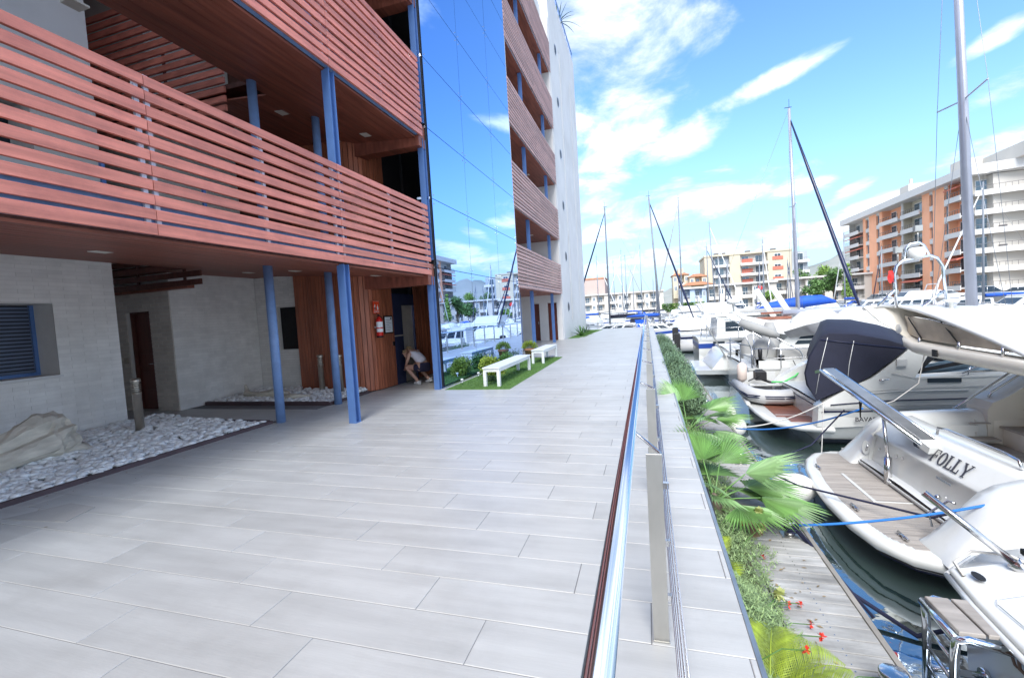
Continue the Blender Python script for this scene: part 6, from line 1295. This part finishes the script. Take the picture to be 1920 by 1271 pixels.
tree(30.5, 98, 5.2, 2.2, 'bushy green tree left of the thick pale mast', 'tree_leaf', 1); tree(34.6, 101, 6.6, 2.8, 'broad dark green tree behind the blue boat cover', 'tree_leaf', 2); tree(35.4, 97, 8.2, .9, 'narrow bright green cypress in front of the broad tree', 'tree_leaf_b', 3, 1500, conifer=True)
tree(24.6, 108, 3.4, 1.4, 'small light green tree before the white terrace', 'tree_leaf_b', 5, 1200); tree(40, 122, 9.0, 2.6, 'tall loose tree with pale foliage behind the grey house', 'tree_leaf_b', 6)
tree(37, 128, 9, 3.2, 'round tree farther back toward the hill', 'tree_leaf', 7, 1800)
for i, x in enumerate((4.6, 6.8, 9.0, 11.2)):
    t = empty('hedge', ['leftmost clipped hedge block on the far quay', 'second clipped hedge block on the far quay', 'third clipped hedge block on the far quay', 'rightmost clipped hedge block on the far quay'][i], 'hedge', (x, 108.8, -.1), 'clipped hedges on the far quay'); m = MB(); rg = random.Random(i)
    for _ in range(700):
        p = Vector((x+rg.uniform(-1.2, 1.2), 108.8+rg.uniform(-.6, .6), rg.uniform(0, 1.9))); u = Vector((rg.gauss(0, 1), rg.gauss(0, 1), rg.gauss(0, 1))).normalized()*.2; v = Vector((rg.gauss(0, 1), rg.gauss(0, 1), rg.gauss(0, 1))).normalized()*.12; m.add([p-u, p+v, p+u, p-v], [(0, 1, 2, 3)])
    part('foliage', m, 'tree_leaf_b' if i % 2 else 'tree_leaf', t)
# ---- parked cars
def car(x, y, rz, mat, lab, suv=True):
    t = empty('parked_car', lab, 'car', (0, 0, 0)); h = 1.65 if suv else 1.42; m = MB()
    pr = [(-2.1, .35), (-2.15, .75), (-1.9, .95), (-1.0, 1.02), (1.7, 1.0), (2.1, .9), (2.15, .4)]
    m.prism([Vector((a, -.86, z)) for a, z in pr][::-1], (0, 1.72, 0)); part('body', m, mat, t)
    m = MB(); m.hexa([(-1.15, -.8, 1.0), (2.0 if suv else 1.6, -.8, 1.0), (2.0 if suv else 1.6, .8, 1.0), (-1.15, .8, 1.0)], [(-.35, -.66, h), (1.75 if suv else 1.0, -.66, h), (1.75 if suv else 1.0, .66, h), (-.35, .66, h)]); g = part('cabin', m, 'glass_dark', t)
    part('roof', MB().bbox(-.42, 1.8 if suv else 1.05, -.69, .69, h, h+.06, .03), mat, g)
    for a in (-.38, .6, 1.75 if suv else 1.1): part('pillar', MB().bar((a, -.72, 1.02), (a-.02, -.67, h), .06, .06).bar((a, .72, 1.02), (a-.02, .67, h), .06, .06), mat, g)
    for a in (-1.35, 1.35):
        for s_ in (-.8, .8): w_ = part('wheel', MB().tube([(a, s_-.1, .32), (a, s_+.1, .32)], .33, 16), 'black_rubber', t); part('rim', MB().tube([(a, s_-.11, .32), (a, s_+.11, .32)], .2, 12), 'car_silver', w_)
    for s_ in (-.6, .6): part('headlight', MB().box(-2.16, -2.08, s_-.16, s_+.16, .68, .82), 'light_lens', t)
    t.location = (x, y, -.11); t.rotation_euler = (0, 0, rz)
car(39.5, 68.5, 2.6, 'car_silver', 'silver grey parked estate car below the white block'); car(38.0, 60.5, 2.5, 'car_white', 'white parked car at the right picture edge', False); car(41, 79, 2.7, 'car_white', 'white parked car in front of the orange block', False); car(36.5, 88, 1.6, 'car_silver', 'small silver car parked beside the far trees', False)
m = MB(); m.box(33.0, 33.5, 36, 130, -.119, .55); qw = solo('quay_parapet', m, 'quay_ground', 'low stone parapet along the right quay', 'wall', (33.2, 60, 0))
# ================================================================ the rest of the marina
def moor(o, x, y, rz, lab=None, group=None, sc=None):
    o.location = (x, y, WATER); o.rotation_euler = (0, 0, rz)
    if sc: o.scale = (sc,)*3
    if lab: o['label'] = lab
    if group: o['group'] = group
    return o
GS = 'boats moored in the far rows of the marina'
def sailboat(L_, mast, cover, hullm='gelcoat_far', stripe='stripe_blue', jibm='pale_canvas', lab='', lean=(0, 0), d=.11):
    t = empty('sailboat', lab, 'sailboat', (0, 0, 0), GS); B = L_*.31; k = -WATER
    rows = [[p+Vector((0, 0, k)) for p in r] for r in hull_rows(0, 0, L_, B, .95, 1.35, stern=.8)]
    hull(t, rows, hullm, stripe)
    cabin(t, L_*.32, L_*.76, 0, B*.62, B*.5, 1.0, 1.5, .1, L_*.14, 3, 'gelcoat_far')
    m = MB(); m.shell([[Vector((L_*.30+a, -B*.3, 1.3)), Vector((L_*.27+a, 0, 1.95)), Vector((L_*.30+a, B*.3, 1.3))] for a in (0, .5, .9)], (0, 0, .03)); part('spray_hood', m, cover, t)
    rail(t, [(.15, -B*.38, 1.0), (.05, 0, 1.0), (.15, B*.38, 1.0)], .6, 'steel', .02); rail(t, [(L_*.9, -B*.12, 1.35), (L_*.99, 0, 1.4), (L_*.9, B*.12, 1.35)], .6, 'steel', .02)
    rail(t, [(.3, -B*.42, 1.0), (L_*.3, -B*.49, 1.05), (L_*.6, -B*.45, 1.15), (L_*.88, -B*.16, 1.3)], .55, 'steel', .012); rail(t, [(.3, B*.42, 1.0), (L_*.3, B*.49, 1.05), (L_*.6, B*.45, 1.15), (L_*.88, B*.16, 1.3)], .55, 'steel', .012)
    sail_rig(t, L_*.58, 0, 1.4, mast, d, (.5,), B*.35, (L_*.42, 2.1, .36), (L_*.985, 0, 1.5), jibm, cover, lean, (.2, 0, 1.2), 'mast_white'); return t
def motorboat(L_, lab, style, stripe=None, cover='blue_canvas'):
    t = empty('motorboat', lab, 'motorboat', (0, 0, 0), GS); B = L_*.33; k = -WATER
    rows = [[p+Vector((0, 0, k)) for p in r] for r in hull_rows(0, 0, L_, B, .85, 1.3, stern=.94)]
    hull(t, rows, 'gelcoat_far', stripe); part('swim_platform', MB().bbox(-.6, .05, -B*.4, B*.4, .25, .36, .03), 'gelcoat_far', t)
    if style == 'cabin': cabin(t, L_*.3, L_*.72, 0, B*.75, B*.62, .95, 2.1, .1, 1.1, 3, 'gelcoat_far'); rail(t, [(L_*.3, 0, 2.15), (L_*.4, 0, 2.15)], .8, 'steel', .015, mid=False)
    elif style == 'fly': cabin(t, L_*.22, L_*.75, 0, B*.8, B*.7, .95, 2.2, .2, 1.6, 4, 'gelcoat_far'); cabin(t, L_*.22, L_*.5, 0, B*.7, B*.6, 2.25, 2.85, -.3, .6, 0, 'gelcoat_far'); part('arch', MB().tube([(L_*.24, -B*.33, 2.2), (L_*.20, -B*.3, 3.5), (L_*.20, B*.3, 3.5), (L_*.24, B*.33, 2.2)], .05, 8), 'gelcoat_far', t)
    else:
        m = MB(); m.shell([[Vector((a, -B*.42, 1.0+.0*a)), Vector((a, -B*.3, z)), Vector((a, 0, z+.12)), Vector((a, B*.3, z)), Vector((a, B*.42, 1.0))] for a, z in ((.2, 1.1), (.8, 1.8), (L_*.4, 1.95), (L_*.55, 1.35))], (0, 0, .03)); part('cockpit_cover', m, cover, t)
        cabin(t, L_*.5, L_*.85, 0, B*.6, B*.4, 1.0, 1.35, .1, 1.0, 0, 'gelcoat_far')
    part('outboard_motor', MB().bbox(-.5, -.1, -.2, .2, .4, 1.35, .08), 'gelcoat_grey' if style == 'open' else 'black', t)
    rail(t, [(L_*.5, -B*.42, 1.05), (L_*.75, -B*.33, 1.15), (L_*.97, -.1, 1.3), (L_*.97, .1, 1.3), (L_*.75, B*.33, 1.15), (L_*.5, B*.42, 1.05)], .55, 'steel', .02, mid=False)
    for s_ in (-1, 1):
        for q_ in (.25, .55): part('fender', MB().tube([(L_*q_, s_*B*.5, .85), (L_*q_, s_*(B*.5+.06), .7), (L_*q_, s_*(B*.5+.06), .2), (L_*q_, s_*B*.5, .12)], [.03, .1, .1, .03], 8), 'stripe_navy' if q_ > .4 else 'fender', t)
    return t
PI = math.pi
# individually placed rigs whose masts stand out against the sky: (mast x, y, mast top above water, bow direction, lean, label)
def sail_at(x, y, top, rz, L_, cover, stripe, jibm, lab, lean=(0, 0), d=.11):
    t = sailboat(L_, top, cover, stripe=stripe, jibm=jibm, lab=lab, lean=lean, d=d); c, s = math.cos(rz), math.sin(rz); moor(t, x-L_*.58*c, y-L_*.58*s, rz); return t
sail_at(-3.25, 42, 12.05, PI, 9.0, 'navy_canvas', 'stripe_navy', 'stripe_navy', 'sailboat with dark furled jib just beyond the end of the promenade', d=.13)
sail_at(1.02, 38, 11.6, 0, 6.4, 'blue_canvas', 'stripe_blue', 'stripe_navy', 'sailboat whose leaning mast stands right above the handrail end', (-.5, 0), d=.13)
sail_at(4.4, 62, 16.4, PI, 8.5, 'blue_canvas', 'stripe_blue', 'grey_canvas', 'tall masted sailboat in mid basin with two jib wires', d=.14)
sail_at(10.1, 75, 15.0, 0, 10, 'grey_canvas', 'stripe_navy', 'pale_canvas', 'sailboat with slim leaning mast before the cream apartments', (-.5, 0), d=.14)
sail_at(-7.0, 70, 10.9, 0, 8, 'blue_canvas', 'stripe_blue', 'pale_canvas', 'far sailboat nearest the white end wall'); sail_at(-6.2, 95, 12.5, 0, 9, 'grey_canvas', 'stripe_blue', 'pale_canvas', 'second far sailboat right of the white end wall'); sail_at(-4.1, 85, 13.2, PI, 9, 'blue_canvas', 'stripe_navy', 'pale_canvas', 'far sailboat with tall thin mast before the low terrace')
sail_at(-3.0, 75, 11.2, 0, 9, 'pale_canvas', 'stripe_blue', 'grey_canvas', 'far sailboat with furled jib slanting right before the terrace'); sail_at(-.7, 80, 13.2, PI, 8.5, 'navy_canvas', 'stripe_blue', 'pale_canvas', 'far sailboat left of the leaning mast')
SV = empty('sailing_yacht', 'sailing yacht with thick pale mast, dark blue furled jib and bright blue boom cover', 'sailing yacht', (9, 28, WATER))
hull(SV, hull_rows(3.0, 28, 12, 3.7, 1.0, 1.5), stripe='stripe_blue'); cabin(SV, 6, 11, 28, 2.3, 1.9, -.2, .35, .1, 1.5, 4)
sail_rig(SV, 7.9, 28, .2, 11.65, .15, (.55,), 1.0, (4, .8, .4), (9.55, 24.6, .6), 'stripe_navy', 'grey_canvas', (-.2, 0), (3.2, 28, .1), 'mast_alu')
m = MB(); m.tube([(6.2, 29.9, .95), (7, 29.9, 1.15), (8.6, 29.9, 1.35), (9.6, 29.9, 1.4), (10.3, 29.9, 1.25)], [.1, .34, .42, .36, .1], 12, flat=.8); part('boom_cover', m, 'blue_canvas', SV)
rail(SV, [(3.2, 26.3, -.3), (6, 26.2, -.25), (10, 26.4, -.1)], .6, 'steel', .014)
CT = empty('catamaran', 'wide white yacht with long pale boom tube and red brown hatch boards', 'yacht', (8, 25.9, WATER))
m = MB(); m.tube([(5.7, 22.4, .98), (9.5, 22.4, .98)], .13, 12); part('boom', m, 'mast_alu', CT); part('gooseneck', MB().box(9.4, 9.6, 22.3, 22.5, -.4, 1.2), 'mast_alu', CT)
part('coach_roof', cab(MB(), 4.2, 11.5, 22.5, 1.2, 1.0, -.6, .7, .6, 1), 'gelcoat', CT); hull(CT, hull_rows(3.6, 22.5, 9, 1.6, .9, 1.2)); part('hatch_board', MB().box(4.6, 6.0, 22.2, 22.4, .72, .84), 'teak_red', CT); part('hatch_board', MB().box(4.9, 6.2, 22.55, 22.7, .95, 1.05), 'teak_red', CT)
for x in (5.2, 5.9): part('davit', MB().bar((x+.35, 23.2, .8), (x-.35, 23.2, 2.1), .16, .22), 'gelcoat', CT)
RB = empty('rib_boat', 'grey inflatable boat with white deck moored beside the hedge', 'boat', (3, 30.5, WATER))
part('tube', MB().tube([(1.9, 29.5, -1.0), (4.5, 29.45, -.95), (6, 29.8, -.85), (6.5, 30.4, -.8), (6, 31, -.85), (4.5, 31.3, -.95), (1.9, 31.3, -1.0)], .28, 12), 'rib_grey', RB); part('deck', MB().box(2, 5.8, 29.7, 31.1, -1.05, -.9), 'gelcoat', RB); part('console', cab(MB(), 3.6, 4.4, 30.4, .8, .6, -.9, .1, .1, .2), 'gelcoat', RB); part('outboard_motor', MB().bbox(1.6, 1.95, 30.2, 30.6, -1.1, -.2, .05), 'black', RB)
# a few prototypes, copied along the jetties
protos = [motorboat(8.0, 'x', 'cabin', 'stripe_navy'), motorboat(10, 'x', 'fly'), motorboat(7, 'x', 'open', 'stripe_blue'), sailboat(9, 11.0, 'blue_canvas', lab='x'), motorboat(7.5, 'x', 'open', None, 'pale_canvas'), sailboat(8, 9.5, 'pale_canvas', stripe='stripe_navy', jibm='stripe_navy', lab='x')]
plabs = ['white cabin motorboat with navy stripe in the far marina rows', 'white flybridge boat in the far marina rows', 'open motorboat under a blue cover in the far marina rows', 'sailboat with blue sail cover in the far marina rows', 'open motorboat under a pale cover in the far marina rows', 'small sailboat with pale sail cover in the far marina rows']
for p, l in zip(protos, plabs): p['label'] = l
used = [False]*6; rb = random.Random(21)
def putb(i, x, y, rz, sc=1., where='in the far marina rows', lab=None):
    lb = lab or plabs[i].replace('in the far marina rows', where); g_ = None if lab else 'boats moored '+where
    if not used[i]: used[i] = True; o = protos[i]; o['label'] = lb; o['group'] = g_ or GS; o.location = (x, y, WATER); o.rotation_euler = (0, 0, rz); o.scale = (sc,)*3
    else: dup(protos[i], (x, y, WATER), rz, sc, lb, g_ or GS)
y = 34.2
near = ['cabin motorboat first beyond the grey inflatable on the near dock', 'pale covered motorboat second beyond the grey inflatable', 'flybridge boat in the middle of the near dock row', 'pale covered motorboat just past the flybridge boat on the near dock', 'cabin boat past the middle of the near dock row', 'small sailboat toward the far end of the near dock row', 'cabin boat next to last on the near dock', 'flybridge boat closing the near dock row']
for j_, i in enumerate((0, 4, 1, 4, 0, 5, 0, 1)): putb(i, 2.2, y, rb.uniform(-.03, .03), rb.uniform(.9, 1.05), lab=near[j_]); y += 4.0 if i != 1 else 4.4
for k, x in enumerate((-11.5, -8.6)): putb((0, 4)[k], x, 50, PI/2, 1, lab=('cabin motorboat showing first beyond the white end wall', 'pale covered motorboat beside the sailboat past the promenade end')[k])
for k, x in enumerate((-12, -9, -6.1, -3.4, -.6)): putb((2, 0, 4, 4, 0)[k], x, 57, -PI/2, rb.uniform(.85, 1.0), where='just beyond the promenade end')
for (yy, dr, x0, x1, wh) in ((70, 1, 12, 32, 'in the nearest cross row of the basin'), (82, -1, -14, 31, 'on the near side of the middle pontoon'), (90, 1, -14, 31, 'behind the middle pontoon'), (103, -1, -12, 31, 'along the far quay')):
    x = x0
    while x < x1: putb(rb.choice([0, 1, 4, 3, 4, 5, 2, 0, 4, 5]), x, yy+rb.uniform(-.6, .6), dr*PI/2+rb.uniform(-.04, .04), rb.uniform(.85, 1.08), where=wh); x += rb.uniform(3.3, 4.3)
for (x, yy, i) in ((30.5, 40, 1), (30.5, 44.5, 3), (30.5, 49, 0), (30.5, 53, 4), (30.5, 57.5, 1), (30.5, 62, 2), (30.5, 66, 0)): putb(i, x, yy, PI, 1., where='along the right hand pontoon')
for k, (x0, x1, yy) in enumerate(((-16, 33, 86), (-16, 33, 106.5))):
    part_ = struct('pontoon', MB().box(x0, x1, yy-.9, yy+.9, WATER+.1, WATER+.55), 'dock_wood')
struct('pontoon', MB().box(31.2, 32.9, 36, 70, WATER+.1, WATER+.6), 'dock_wood')
